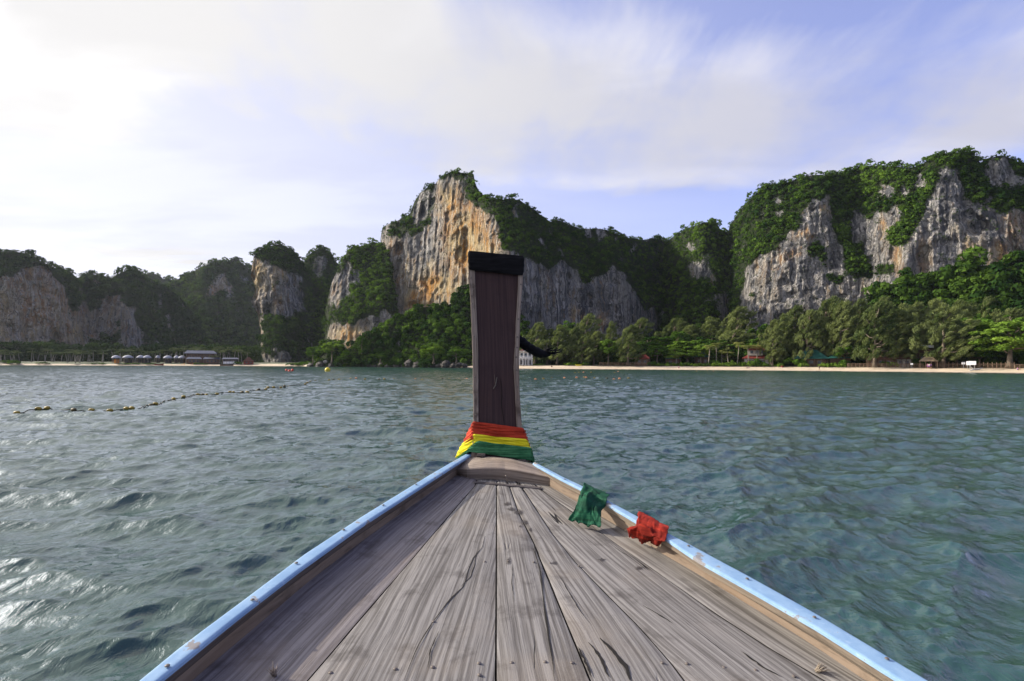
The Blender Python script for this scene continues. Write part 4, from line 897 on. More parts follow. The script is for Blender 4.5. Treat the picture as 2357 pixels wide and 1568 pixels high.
# ---- cloths
def wrap(name, label, m, rows, nz, seed, fold=.006, nfold=5, depth=.20, lay=0.0, cap=False):
    """cloth wound round the stem; rows = (Lc, Rc, Lo, Ro) photo points from top to bottom"""
    rows = np.array(rows, float).reshape(len(rows), -1); tt = np.linspace(0, 1, len(rows)); v = np.linspace(0, 1, nz)
    rr = np.stack([np.interp(v, tt, rows[:, k]) for k in range(rows.shape[1])], -1); V = []
    nf = 22; ns = 9
    for i in range(nz):
        lcx, lcy, rcx, rcy, lox, loy, rox, roy = rr[i]
        s = np.linspace(0, 1, nf); xa = lcx + (rcx - lcx)*s; ya = lcy + (rcy - lcy)*s
        Yf = stem_Y(ya) - .020 - lay
        fr = at_Y(xa, ya, Yf); fr[:, 1] -= .006*np.sin(np.pi*s)
        lo_ = at_Y(lox, loy, Yf[0] + .09); ro_ = at_Y(rox, roy, Yf[-1] + .09)
        s2 = np.linspace(0, 1, ns + 1)[1:]; Lp = fr[0] + (lo_ - fr[0])*s2[:, None]; Rp = fr[-1] + (ro_ - fr[-1])*s2[:, None]
        c = (fr[0] + fr[-1])/2; fw = np.array([c[0], c[1] + depth, (lo_[2] + ro_[2])/2])
        L2 = lo_ + (fw + np.array([-.045, 0, 0]) - lo_)*s2[:, None]; R2 = ro_ + (fw + np.array([.045, 0, 0]) - ro_)*s2[:, None]
        ring = np.concatenate([fr, Rp, R2, L2[::-1], Lp[::-1]]); cc = ring.mean(0); d = ring - cc; d[:, 2] = 0; d /= np.linalg.norm(d, axis=1, keepdims=True)
        a = np.arange(len(ring))/len(ring)
        f_ = np.sin(2*np.pi*(1.7*nfold*v[i] + .55*np.sin(a*9 + seed) + .35*fbm(a*6, seed, 0, seed, 2)))*.5 + .6*fbm(a*5, np.full_like(a, v[i]*nfold*2.2), seed, seed, 3)
        edge = min(1, v[i]*12, (1 - v[i])*12)
        ring = ring + d*(fold*f_*.8*edge - (1 - edge)*.008)[:, None]
        V.append(ring)
    V = np.array(V); n = V.shape[1]; Fs = [tuple(f) for f in grid_faces(nz, n, 0, True)]
    Fs += [tuple(range(n)), tuple((nz - 1)*n + i for i in range(n))[::-1]] if cap else []
    return tag(part(name, V.reshape(-1, 3), Fs, m, None, smooth=True, off=np.zeros(3)), label, 'sash')
wrap('red_ribbon_wrap', 'red sash wound round the base of the stem, topmost of the three sashes', M['red'],
     [((1087, 970), (1206, 985), (1087, 972), (1208, 988)), ((1086, 986), (1208, 999), (1077, 993), (1213, 1004)), ((1086, 1003), (1214, 1016), (1064, 1022), (1219, 1022)), ((1088, 1012), (1220, 1030), (1062, 1030), (1229, 1056))], 46, 3, .007, 4)
wrap('yellow_ribbon_wrap', 'bright yellow sash between the red and green sashes on the stem', M['yellow'],
     [((1088, 999), (1213, 1011), (1068, 1015), (1215, 1016)), ((1092, 1008), (1217, 1021), (1060, 1028), (1219, 1026)), ((1098, 1020), (1222, 1034), (1049, 1050), (1224, 1040)), ((1090, 1030), (1222, 1042), (1047, 1054), (1226, 1046))], 40, 7, .006, 3, lay=.006)
wrap('green_ribbon_wrap', 'green sash wound lowest round the stem above the crossbeam', M['green'],
     [((1099, 1015), (1222, 1030), (1072, 1036), (1224, 1034)), ((1092, 1023), (1225, 1042), (1062, 1045), (1227, 1047)), ((1080, 1033), (1227, 1053), (1053, 1053), (1229, 1056)), ((1076, 1040), (1228, 1061), (1048, 1061), (1230, 1066))], 54, 11, .008, 6, lay=.012)
wrap('black_cloth', 'black cloth band wrapped round the top of the tall stem', M['black'],
     [((1077, 577), (1207, 589), (1077.5, 578), (1206, 590)), ((1077, 600), (1206, 612), (1078, 601), (1205.5, 612)), ((1078.5, 621), (1205, 634), (1079, 621), (1204.5, 633))], 36, 5, .0035, 2, depth=.19, lay=.004, cap=True)
def tail():
    c = [(1188, 778, 10), (1199, 787, 13.5), (1216, 800, 12), (1232, 809, 12), (1243, 814, 12), (1254, 815, 9.5), (1264, 814, 7)]
    g = random.Random(5); mb = MB(); P = [at_Y(x, y, 3.50 + .02*i) for i, (x, y, _) in enumerate(c)]; rad = [r/F*3.5 for *_, r in c]
    P = [np.array(p) for p in P]; Pr = resample(np.array(P), 24); rr = np.interp(np.linspace(0, 1, 24), np.linspace(0, 1, len(rad)), rad)
    mb.tube([tuple(p) for p in Pr], [float(r*(1 + .06*math.sin(i*1.9))) for i, r in enumerate(rr)], 12, .95)
    ends = [(1259, 791), (1262, 797), (1268, 794), (1272, 801), (1279, 798), (1284, 803), (1291, 802), (1293, 806), (1289, 811), (1284, 816), (1275, 818), (1266, 806), (1280, 808), (1270, 812), (1254, 799), (1257, 803), (1275, 805), (1287, 806), (1262, 809), (1292, 809)]
    for i, (x, y) in enumerate(ends):
        a = Vector(at_Y(1248 + g.uniform(-8, 12), 812 + g.uniform(-4, 4), 3.6)); b = Vector(at_Y(x, y, 3.60 + g.uniform(-.03, .05))); mid = (a + b)/2 + Vector((g.uniform(-.008, .008), 0, g.uniform(-.012, .004)))
        mb.tube([a, mid, b], [.006, .0038, .0022], 5)
    tag(mb.build('black_tail', M['black'], None, True), 'frayed black cloth end blowing out to the right of the stem', 'cloth')
tail()
def drape(name, label, m, rows, nu, nv_, lift, seed, fold, ripple=.15):
    """cloth hanging from the gunwale on to the deck; rows: (left pt, right pt, 'G' or height above the deck)"""
    t0 = np.linspace(0, 1, len(rows)); Ls = []; Rs = []
    for (l, r, where) in rows:
        for pt, out in ((l, Ls), (r, Rs)):
            p = onG(*pt) + np.array([0, 0, .016]) if where == 'G' else onD(*pt); out.append(p if where == 'G' else at_dist(pt[0], pt[1], math.hypot(p[0], p[1])*(1 - where/0.6)))
    Ls, Rs = np.array(Ls), np.array(Rs); v = np.linspace(0, 1, nv_); u = np.linspace(0, 1, nu)
    L = np.stack([np.interp(v, t0, Ls[:, k]) for k in range(3)], -1); Rr = np.stack([np.interp(v, t0, Rs[:, k]) for k in range(3)], -1)
    P = L[:, None]*(1 - u)[None, :, None] + Rr[:, None]*u[None, :, None]
    U, Vv = np.meshgrid(u, v)
    hgt = fold*(ripple*np.sin(U*15 + 4*Vv + 2.2*fbm(U*2, Vv*2, 0, seed, 2)) + 1.1*fbm(U*3.4, Vv*2.6, 0, seed + 3, 3) + .35*fbm(U*10, Vv*8, 0, seed + 6, 2))*np.clip(Vv*2.2, .12, 1)
    knot = lift*np.exp(-(((U - .38)/.2)**2 + ((Vv - .52)/.16)**2)); P[..., 2] += np.maximum(hgt + fold*.7*np.clip(Vv*2, 0, 1), 0) + knot
    P[..., 0] += .5*fold*fbm(U*6, Vv*5, 1, seed + 8, 3)
    P[-1, :, :2] += .010*fbm(u*14, seed, 0, seed, 3)[:, None]
    V = P.reshape(-1, 3); n = len(V); Fs = [tuple(f) for f in grid_faces(nv_, nu)[:, ::-1]]
    o = part(name, V, Fs, m, None, smooth=True, off=np.zeros(3)); s = o.modifiers.new('cloth', 'SOLIDIFY'); s.thickness = .002; s.offset = 0
    return tag(o, label, 'cloth')
q = lambda x, y: ((1650 + x/2.05)/1.7378, (1750 + y/2.05)/1.7378)
drape('green_cloth', 'dark green cloth draped over the right gunwale nearest the stem', M['dgreen'],
      [(q(1405, 398), q(1612, 500), 'G'), (q(1390, 430), q(1592, 546), 'G'), (q(1368, 500), q(1570, 575), .05), (q(1335, 575), q(1545, 620), .045), (q(1300, 640), q(1548, 690), .03), (q(1278, 712), q(1553, 775), .006)], 60, 60, .034, 5, .019)
drape('red_cloth', 'crumpled red cloth on the right gunwale beyond the dark green cloth', M['redcloth'],
      [(q(1858, 640), q(2098, 765), 'G'), (q(1842, 706), q(2088, 816), 'G'), (q(1820, 738), q(2074, 850), .06), (q(1745, 765), q(2056, 880), .045), (q(1768, 800), q(2040, 905), .03), (q(1775, 835), q(2015, 918), .008)], 60, 50, .024, 23, .017, .25)
# ================================================================== trees and plants
def needle_cloud(C, L, D, n, length, width, tint, seed):
    """drooping, wind-combed needle sprays round each branch tip"""
    g = np.random.default_rng(seed); k = len(C)
    o = g.normal(size=(k, n, 3)); o /= np.linalg.norm(o, axis=-1, keepdims=True); o *= g.random((k, n, 1))**.5
    P = C[:, None] + o*L[:, None, None]*np.array([.62, .62, .45]) + D[:, None]*L[:, None, None]*(g.random((k, n, 1)) - .4)*1.1
    d = D[:, None] + g.normal(size=P.shape)*.33; d /= np.linalg.norm(d, axis=-1, keepdims=True)
    s = np.cross(d, g.normal(size=P.shape)); s /= np.linalg.norm(s, axis=-1, keepdims=True)
    ln = length*(.6 + .8*g.random((k, n, 1))); V = np.stack([P - d*ln, P + d*ln + s*width, P + d*ln*.6 - s*width*1.4], 2).reshape(-1, 3)
    return V, np.arange(len(V)).reshape(-1, 3), np.clip(np.repeat((tint[:, None] + .12*g.normal(size=(k, n))).ravel(), 3), 0, 1)
def limbs(base_r, height, tips, seed, lean=0.0, n=7):
    g = random.Random(seed); mb = MB(); pts = []; 
    for i in range(7): f = i/6; pts.append((lean*height*f*f + g.uniform(-.02, .02)*height*f, g.uniform(-.015, .015)*height*f, height*f*.86))
    mb.tube(pts, [base_r*(1.7 if i == 0 else 1.05 - .15*i) for i in range(7)], n)
    for t in tips:
        f = min(.8, max(.2, t[2]/height*.8)); i = f/.86*6; a = Vector(pts[int(i)]).lerp(Vector(pts[min(6, int(i) + 1)]), i - int(i)); b = Vector(t)
        m = a.lerp(b, .5) + Vector((0, 0, -.03*height)); mb.tube([a, m, b], [base_r*.42, base_r*.26, base_r*.1], 5)
    return mb.mesh('trunk', True)
def tree_kind(kind, seed):
    """unit tree 10 m tall, about 7 m wide: returns crown and trunk mesh"""
    g = np.random.default_rng(seed)
    if kind == 'casuarina':
        n = 180; z = 1.4 + 8.4*g.random(n); prof = np.interp(z, [1.2, 2.4, 4.5, 7, 8.6, 9.9], [2.2, 3.2, 3.3, 2.6, 1.7, .5]); th = g.random(n)*6.283
        lob = 1 + .30*np.sin(th*3 + seed) + .25*np.sin(z*2.2 + th*2 + seed); r = prof*(.35 + .65*g.random(n)**.6)*lob
        C = np.stack([r*np.cos(th) + .10*z, r*np.sin(th), z], -1); out = C - np.array([0, 0, 0]); out[:, 2] = 1.2; out /= np.linalg.norm(out, axis=-1, keepdims=True)
        D = out*.5 + np.array([.65, 0, .45]); D /= np.linalg.norm(D, axis=-1, keepdims=True)
        V, Fq, tt = needle_cloud(C, g.uniform(.40, .85, n), D, 80, .24, .042, np.clip(.5 + .24*g.normal(size=n) + .25*(r/prof - .6), 0, 1), seed)
        tips = C[g.choice(n, 16)]; tr = limbs(.26, 10, tips, seed, .06)
    elif kind == 'broad' or kind == 'flat':
        n = 60; th = g.random(n)*6.283
        if kind == 'broad':
            ph = np.arccos(1 - 1.25*g.random(n)); r = (.62 + .38*g.random(n)) * (1 + .18*np.sin(3*th + seed))
            C = np.stack([3.0*r*np.sin(ph)*np.cos(th), 3.0*r*np.sin(ph)*np.sin(th), 5.6 + 3.7*r*np.cos(ph)], -1)
        else:                                   # spreading tiers of foliage
            tier = g.integers(0, 4, n); r = 3.6*g.random(n)**.6*(1 - .13*tier); C = np.stack([r*np.cos(th), r*np.sin(th), 4.4 + tier*1.45 + .35*g.normal(size=n) - r*.12], -1)
        N = C - np.array([0, 0, 5.2]); N /= np.linalg.norm(N, axis=-1, keepdims=True)
        V, Fq, tt = leaf_cloud(C, g.uniform(.55, 1.15, n), N, 85, .20, np.clip(.5 + .22*g.normal(size=n), 0, 1), .5, .62 if kind == 'flat' else .75, seed)
        tips = C[g.choice(n, 14)]; tr = limbs(.28, 8.2, tips, seed)
    else:                                       # bush: 2 m tall dome to the ground
        n = 20; th = g.random(n)*6.283; r = g.random(n)**.5*1.5; C = np.stack([r*np.cos(th), r*np.sin(th), .35 + 1.1*g.random(n)*(1 - r/2.2)], -1)
        N = C/np.linalg.norm(C, axis=-1, keepdims=True)
        V, Fq, tt = leaf_cloud(C, g.uniform(.35, .62, n), N, 60, .24, np.clip(.5 + .25*g.normal(size=n), 0, 1), .5, .8, seed); tr = limbs(.07, 1.4, C[:6], seed, 0, 5)
    return mesh_np('crown', V, Fq, False, {'tint': tt}), tr
def palm_kind(seed, fr=17, lf=15, far=False, h=10.0):
    g = random.Random(seed); lean = g.uniform(-.07, .09); mb = MB()
    pts = [(lean*h*(i/8)**1.6 + .03*math.sin(i + seed), 0, h*i/8) for i in range(9)]
    mb.tube(pts, [.22, .15, .13, .125, .12, .115, .11, .105, .11], 7 if not far else 5); top = Vector(pts[-1])
    V = []; T = []
    for k in range(fr):
        a = 6.283*k/fr*1.0 + g.uniform(-.2, .2); el = g.uniform(-.35, 1.15) if k % 2 else g.uniform(.2, 1.3); L = g.uniform(2.0, 2.7); d = Vector((math.cos(a), math.sin(a), 0)); side = Vector((-d.y, d.x, 0)); tn = .5 + g.uniform(-.35, .35)
        if el < 0: tn *= .6
        pr = []; p = top.copy(); e = el; st = L/lf
        for i in range(lf + 1): pr.append(p.copy()); p = p + (d*math.cos(e) + Vector((0, 0, 1))*math.sin(e))*st; e -= (1.9 + .5*(el > .8))/lf
        for i in range(1, lf + 1):
            t = i/lf; w_ = .80*math.sin(math.pi*min(1, .12 + .82*t))**.7*(1.0); seg = (pr[i] - pr[i - 1])
            for s_ in (-1, 1):
                o = side*s_*w_ + seg.normalized()*.22*w_ + Vector((0, 0, -.42*w_ - g.uniform(0, .1))); b = pr[i - 1]
                V += [b, b + seg*(.55 if not far else .9), b + o + seg*.4, b + o]; T += [min(1, max(0, tn + g.uniform(-.12, .12)))]*4
    cr = mesh_np('crown', np.array([tuple(x) for x in V]), np.arange(len(V)).reshape(-1, 4), False, {'tint': np.array(T)})
    return cr, mb.mesh('trunk', True)
KIND = {}
for i in range(5): KIND['casuarina', i] = tree_kind('casuarina', 100 + i)
for i in range(4): KIND['broad', i] = tree_kind('broad', 200 + i); KIND['flat', i] = tree_kind('flat', 300 + i)
for i in range(4): KIND['bush', i] = tree_kind('bush', 400 + i)
for i in range(4): KIND['palm', i] = palm_kind(500 + i); KIND['farpalm', i] = palm_kind(520 + i, 13, 7, True)
_mc = {}
def variant(kind, i, leaf, bark):
    k = (kind, i, leaf)
    if k not in _mc:
        c, t = KIND[kind, i]
        if c.users and len(c.materials): c, t = c.copy(), t.copy(); c.materials.clear(); t.materials.clear()
        c.materials.append(M[leaf]); t.materials.append(M[bark]); _mc[k] = (c, t)
    return _mc[k]
def ground_z(x, d):
    return float(np.interp(d - shore(x), [-9, -4, 0, 2.5, 7, 13, 17, 60, 1600], [-1.6, -.5, 0, .22, .75, 1.25, 1.45, 2.2, 4]))
def plant(name, cat, kind, i, leaf, bark, x, ytop, width, dist, label, group=None, zb=None, rz=None, unit=10.0, unit_w=7.0):
    """a tree whose top reaches photo height ytop at photo column x, width photo pixels wide"""
    base = ground_x(x, dist); z0 = ground_z(x, dist) - .1 if zb is None else zb
    zt = at_dist(x, ytop, dist)[2]; s = (zt - z0)/unit; sw = width/F*dist/unit_w
    c, t = variant(kind, i, leaf, bark)
    r = empty(name, (base.x, base.y, z0), random.uniform(-.5, .5) if rz is None else rz, label, cat, group)
    for nm, me in (('crown', c), ('trunk', t)):
        o = bpy.data.objects.new(nm, me); COL.objects.link(o); o.parent = r; o.scale = (sw, sw, s)
    return r
g5 = random.Random(5)
def a3(X, Y): return 1179.6 + X/3.901, 690.5 + Y/3.901
def a4(X, Y): return 1755 + X/3.916, 690.5 + Y/3.916
CAS = [  # X, Ytop, width, extra distance, label tail
 (a3, 200, 215, 210, 24, 'olive casuarina beside the white two-storey house'), (a3, 310, 270, 170, 26, 'short casuarina behind the blowing black cloth end'),
 (a3, 400, 235, 200, 20, 'rounded casuarina just right of the blowing black cloth end'), (a3, 540, 250, 180, 26, 'olive casuarina left of the tallest one near the stem'),
 (a3, 650, 130, 210, 34, 'tall casuarina reaching up against the cave wall'), (a3, 620, 330, 200, 18, 'drooping grey-green casuarina with a low fence behind its foot'),
 (a3, 730, 290, 170, 24, 'casuarina with a yellowish right side below the cave'), (a3, 870, 205, 130, 42, 'thin casuarina bent over by the wind'),
 (a3, 1035, 235, 230, 14, 'brownish casuarina standing alone in front with a bare trunk'), (a3, 1130, 165, 190, 34, 'casuarina towering behind the brownish one'),
 (a3, 1440, 175, 260, 52, 'broad casuarina before the green gap'), (a3, 1560, 235, 220, 46, 'low casuarina before the jungle spur'), (a3, 1745, 165, 220, 50, 'domed casuarina between the gap and the right wall'),
 (a3, 1995, 75, 290, 46, 'tall grey-green casuarina at the foot of the great right wall'), (a3, 1960, 270, 260, 32, 'casuarina rising behind the coconut palms'), (a3, 2330, 190, 170, 24, 'slim casuarina right of the red pagoda roof'),
 (a4, 90, 255, 150, 16, 'slim casuarina at the left end of the big beach group'), (a4, 170, 140, 200, 24, 'casuarina leaning over the left end of the big group'), (a4, 270, 65, 230, 28, 'broad casuarina left of the green roof'),
 (a4, 400, 95, 230, 20, 'casuarina whose trunk stands left of the green roof'), (a4, 560, 15, 270, 26, 'high-crowned casuarina above the green roof'), (a4, 700, 30, 240, 20, 'casuarina whose trunk stands right of the green roof'), (a4, 640, -15, 220, 40, 'highest casuarina of the group above the green roof'),
 (a4, 850, 5, 190, 34, 'grey-green casuarina between the green and the brown roofs'), (a4, 1010, 25, 290, 13, 'large brownish casuarina with a flared trunk on the sand'), (a4, 1070, -10, 180, 34, 'pointed casuarina behind the large brownish one'),
 (a4, 1200, 110, 240, 18, 'casuarina right of the brown pavilion roof'), (a4, 1270, 50, 230, 30, 'tall casuarina behind the thatched hut'), (a4, 1360, 35, 200, 40, 'casuarina high on the left of the thatched hut'), (a4, 1440, 190, 170, 26, 'grey casuarina over the white flat roof'),
 (a4, 1540, 10, 230, 42, 'pointed casuarina in front of the dark jungle slope'), (a4, 1630, 70, 330, 14, 'largest grey casuarina with a thick split trunk on the sand'), (a4, 1760, 20, 240, 44, 'casuarina behind the three signboards'),
 (a4, 1990, -15, 260, 60, 'casuarina high on the slope near the right edge'), (a4, 2200, 80, 260, 52, 'pale casuarina above the big bright tree'), (a4, 1750, 200, 190, 24, 'half-bare casuarina left of the signboards'),
]
for k, (f, X_, Y_, W_, e, lab) in enumerate(CAS):
    x, y = f(X_, Y_); plant('casuarina_tree', 'tree', 'casuarina', k % 5, 'casuarina', 'bark', x, y, W_/3.9*1.2, shore(x) + e, lab, 'casuarinas along the beach', rz=g5.uniform(-.35, .35), unit=9.9)
BRO = [
 (a3, 110, 330, 200, 30, 'broad', 'broadleaf', 'dark tree behind the white two-storey house'), (a3, 500, 175, 240, 58, 'broad', 'broadleaf', 'dark leafy tree against the foot of the grey wall'), (a3, 860, 335, 190, 18, 'broad', 'bright', 'bright green tree left of the lone brownish casuarina'),
 (a3, 790, 360, 190, 30, 'broad', 'broadleaf', 'dark tree in the gap left of the bright green one'), (a3, 1230, 325, 280, 26, 'flat', 'broadleaf', 'spreading dark tree over the red roof'), (a3, 1380, 315, 220, 28, 'flat', 'broadleaf', 'spreading tree with a bright top right of the red roof'),
 (a3, 1300, 390, 200, 19, 'broad', 'broadleaf', 'dense dark tree right beside the red roof'), (a3, 1570, 360, 300, 22, 'flat', 'bright', 'bright flat-topped tree with tiers of leaves'), (a3, 1460, 390, 170, 20, 'flat', 'bright', 'small bright tiered tree left of the flat-topped one'), (a3, 1690, 385, 170, 20, 'broad', 'bright', 'light green tree left of the first coconut palm'),
 (a3, 1510, 255, 200, 40, 'broad', 'broadleaf', 'dark tree below the broad casuarina in the gap'), (a3, 1740, 325, 260, 36, 'broad', 'broadleaf', 'dark tree behind the light green one'), (a3, 1890, 345, 260, 30, 'flat', 'broadleaf', 'dark spreading tree behind the first palms'),
 (a3, 2245, 190, 210, 58, 'broad', 'broadleaf', 'near black round tree at the foot of the great right wall'), (a3, 2180, 320, 220, 32, 'broad', 'broadleaf', 'leafy tree behind the red pagoda roof'), (a3, 2080, 360, 260, 34, 'broad', 'broadleaf', 'dark tree between the palms and the pagoda roof'), (a3, 1150, 420, 220, 30, 'broad', 'broadleaf', 'shadowy tree behind the lone casuarina trunk'), (a3, 650, 440, 240, 28, 'broad', 'broadleaf', 'shadowy tree low behind the drooping casuarina'), (a3, 330, 400, 260, 34, 'broad', 'broadleaf', 'shadowy tree behind the black cloth end'),
 (a4, 60, 330, 200, 34, 'broad', 'broadleaf', 'dark tree at the left foot of the big group'), (a4, 330, 300, 300, 40, 'broad', 'broadleaf', 'dark tree filling in left of the green roof'), (a4, 600, 280, 300, 46, 'broad', 'broadleaf', 'dark tree filling in behind the green roof'), (a4, 740, 400, 170, 17, 'broad', 'broadleaf', 'small leafy tree right of the green roof'), (a4, 880, 330, 260, 36, 'broad', 'broadleaf', 'dark tree left of the brown pavilion'), (a4, 1120, 330, 260, 40, 'broad', 'broadleaf', 'dark tree behind the brown pavilion'), (a4, 1370, 300, 260, 44, 'broad', 'broadleaf', 'dark tree behind the thatched hut'),
 (a4, 1905, 120, 300, 34, 'broad', 'broadleaf', 'fresh green round tree right of the largest grey casuarina'), (a4, 1820, 330, 240, 30, 'broad', 'broadleaf', 'dark tree behind the signboards'), (a4, 1960, 345, 230, 20, 'flat', 'broadleaf', 'olive spreading tree left of the big bright tree'), (a4, 2230, 165, 470, 15, 'flat', 'bright', 'big light green tree at the right edge of the beach'), (a4, 2080, 160, 260, 44, 'broad', 'broadleaf', 'dark green tree behind the left side of the big bright tree'), (a4, 2350, 120, 330, 40, 'broad', 'broadleaf', 'leafy tree behind the right side of the big bright tree'), (a4, 2700, 200, 420, 24, 'broad', 'broadleaf', 'leafy tree past the right edge'),
]
for k, (f, X_, Y_, W_, e, kd, lf, lab) in enumerate(BRO):
    x, y = f(X_, Y_); plant('broadleaf_tree', 'tree', kd, k % 4, lf, 'bark', x, y, W_/3.9, shore(x) + e, lab, 'leafy trees behind the beach', rz=g5.uniform(0, 6))
PAL = [(a3, 1760, 400, 100, 15, 'coconut palm standing first from the left, by the light green tree'), (a3, 1832, 375, 95, 20, 'coconut palm half hidden behind its left neighbour'), (a3, 1880, 440, 60, 24, 'slim short coconut palm in the shade'), (a3, 1940, 455, 100, 15, 'short coconut palm with low drooping fronds'), (a3, 2022, 375, 90, 18, 'tallest coconut palm on the sand'),
       (a3, 2122, 395, 100, 15, 'coconut palm left of the red pagoda roof'), (a3, 2198, 400, 95, 17, 'coconut palm in front of the red pagoda roof'), (a3, 2318, 440, 80, 18, 'coconut palm right of the red pagoda roof'), (a3, 1470, 490, 90, 17, 'young coconut palm beneath the tiered tree'), (a4, 950, 470, 100, 16, 'young palm with arching fronds left of the brown pavilion')]
for k, (f, X_, Y_, W_, e, lab) in enumerate(PAL):
    x, y = f(X_, Y_); plant('coconut_palm', 'palm tree', 'palm', k % 4, 'palm', 'palm_bark', x, y + 4, W_/3.9*1.25, shore(x) + e, lab, 'coconut palms on the right beach', rz=g5.uniform(0, 6), unit=10.0, unit_w=4.2)
# low bushes between sand and trees
BU = [(a3, 500, 545, 110, 'bright', 15, 'green bush left of the yellow kayaks'), (a3, 570, 540, 90, 'broadleaf', 15, 'dark bush behind the yellow kayaks'), (a3, 650, 545, 100, 'bright', 15, 'green bush right of the yellow kayaks'), (a3, 230, 560, 130, 'broadleaf', 16, 'dark bush right of the white two-storey house'), (a3, 1800, 510, 110, 'broadleaf', 16, 'taller dark bush between the palms'), (a3, 2190, 500, 110, 'broadleaf', 14, 'blue-green bush in front of the pagoda house'), (a3, 1975, 525, 70, 'bright', 14, 'bright bush at the tallest palm'),
      (a4, 1100, 510, 90, 'broadleaf', 15, 'round bush before the brown pavilion'), (a4, 1420, 480, 110, 'broadleaf', 16, 'leafy bush left of the thatched hut'), (a4, 1180, 545, 80, 'bright', 14, 'low bright bush by the fence'), (a4, 2030, 470, 170, 'broadleaf', 22, 'dark bush behind the fence near the big bright tree'), (a4, 290, 470, 200, 'broadleaf', 18, 'dark bush left of the green roof'), (a4, 740, 500, 90, 'broadleaf', 16, 'bush under the small leafy tree')]
for k, (f, X_, Y_, W_, lf, e, lab) in enumerate(BU):
    x, y = f(X_, Y_); plant('bush', 'bush', 'bush', k % 4, lf, 'bark', x, y, W_/3.9, shore(x) + e, lab, 'bushes behind the beach', rz=g5.uniform(0, 6), unit=2.0, unit_w=3.8)
for k in range(34):
    X_ = 1240 + k*34 + g5.uniform(-10, 10) if k < 32 else 2400; x, y = a3(X_, g5.uniform(532, 560))
    plant('beach_shrub', 'shrub', 'bush', k % 4, 'bright' if g5.random() < .75 else 'broadleaf', 'bark', x, y, g5.uniform(55, 85)/3.9, shore(x) + 14 + g5.uniform(-.8, 1), 'low bright green shrub in the row between the sand and the palms', 'row of low shrubs under the palms', rz=g5.uniform(0, 6), unit=2.0, unit_w=3.8)
for k in range(11):
    X_ = (350, 385, 540, 570, 600, 630, 660, 690, 715, 740, 20)[k]; x, y = a4(X_, g5.uniform(543, 556))
    plant('beach_shrub', 'shrub', 'bush', k % 4, 'bright', 'bark', x, y, g5.uniform(50, 75)/3.9, shore(x) + 13.5, 'low bright green shrub on the sand before the green roof', 'low shrubs before the green roof', rz=g5.uniform(0, 6), unit=2.0, unit_w=3.8)
# undergrowth mass behind the beach trees
def undergrowth():
    g = np.random.default_rng(77); n = 2600; x = g.uniform(1150, 2700, n); d = np.array([shore(a) for a in x]) + g.uniform(26, 60, n)
    r = rays(x, 840.0); z = g.uniform(1.5, 9.5, n)*np.interp(d, [220, 290], [.8, 1.3]); C = np.stack([r[:, 0]*d, r[:, 1]*d, z], -1); N = np.tile([0, -1.0, .3], (n, 1))
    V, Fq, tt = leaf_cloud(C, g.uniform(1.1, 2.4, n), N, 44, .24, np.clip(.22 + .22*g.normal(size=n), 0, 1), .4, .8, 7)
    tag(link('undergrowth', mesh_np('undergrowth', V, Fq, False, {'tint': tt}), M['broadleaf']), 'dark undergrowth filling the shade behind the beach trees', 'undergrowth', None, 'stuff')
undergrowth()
# trees one can tell apart on the headland
for k, (x, y, b, W_, d, kd, lf, lab) in enumerate([(998, 790, 838, 58, 262, 'broad', 'bright', 'rounded light green tree low on the headland above the rocks'), (764, 783, 838, 56, 312, 'broad', 'bright', 'light green tree at the left tip of the headland'), (720, 795, 840, 34, 322, 'broad', 'broadleaf', 'dark tree beside the small sandy beach'), (832, 770, 815, 24, 298, 'broad', 'broadleaf', 'upright dark tree on the skyline of the headland'), (800, 808, 838, 40, 302, 'flat', 'broadleaf', 'spreading tree above the pale boulder'), (875, 812, 836, 36, 286, 'broad', 'broadleaf', 'leafy tree under the bare rock patch of the headland'), (1050, 800, 838, 44, 258, 'broad', 'broadleaf', 'dark tree just left of the stem')]):
    zb = at_dist(x, b, d)[2]; plant('headland_tree', 'tree', kd, k % 4, lf, 'bark', x, y, W_, d, lab, 'trees on the headland', zb=zb, rz=k)
for k, (x, y, W_) in enumerate([(676, 832, 34), (694, 830, 36), (710, 828, 34), (728, 831, 26)]):
    plant('mangrove_bush', 'bush', 'bush', k, 'broadleaf', 'bark', x, y, W_, shore(x) + 4, ('grey-green bush nearest the tower on the small sandy beach', 'grey-green bush second from the tower on the small beach', 'grey-green bush in the middle of the small beach', 'grey-green bush against the first dark boulder')[k], 'bushes on the small sandy beach', rz=k, unit=2.0, unit_w=3.8)
# the palm grove on the left
for k in range(150):
    x = g5.uniform(-60, 560) if k > 60 else g5.uniform(270, 575); row = g5.random(); d = shore(x) + 16 + row*55
    if 255 < x < 540 and row < .22: d += 14
    yt = 812 - row*9 + g5.uniform(-4, 4) - (4 if x > 380 else 0)
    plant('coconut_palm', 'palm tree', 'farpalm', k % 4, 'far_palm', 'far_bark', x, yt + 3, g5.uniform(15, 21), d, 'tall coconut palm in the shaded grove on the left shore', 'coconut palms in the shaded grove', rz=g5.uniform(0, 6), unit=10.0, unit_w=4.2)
def grove_back():
    g = np.random.default_rng(78); n = 1500; x = g.uniform(-300, 600, n); d = np.array([shore(a) for a in x]) + g.uniform(74, 95, n)
    r = rays(x, 840.0); z = g.uniform(1.0, 13, n); C = np.stack([r[:, 0]*d, r[:, 1]*d, z], -1); N = np.tile([0, -1.0, .3], (n, 1))
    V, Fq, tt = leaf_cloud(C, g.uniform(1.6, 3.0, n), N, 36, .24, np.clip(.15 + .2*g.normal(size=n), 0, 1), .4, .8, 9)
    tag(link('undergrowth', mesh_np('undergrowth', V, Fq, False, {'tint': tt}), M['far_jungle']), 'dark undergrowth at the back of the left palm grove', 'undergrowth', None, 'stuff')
grove_back()
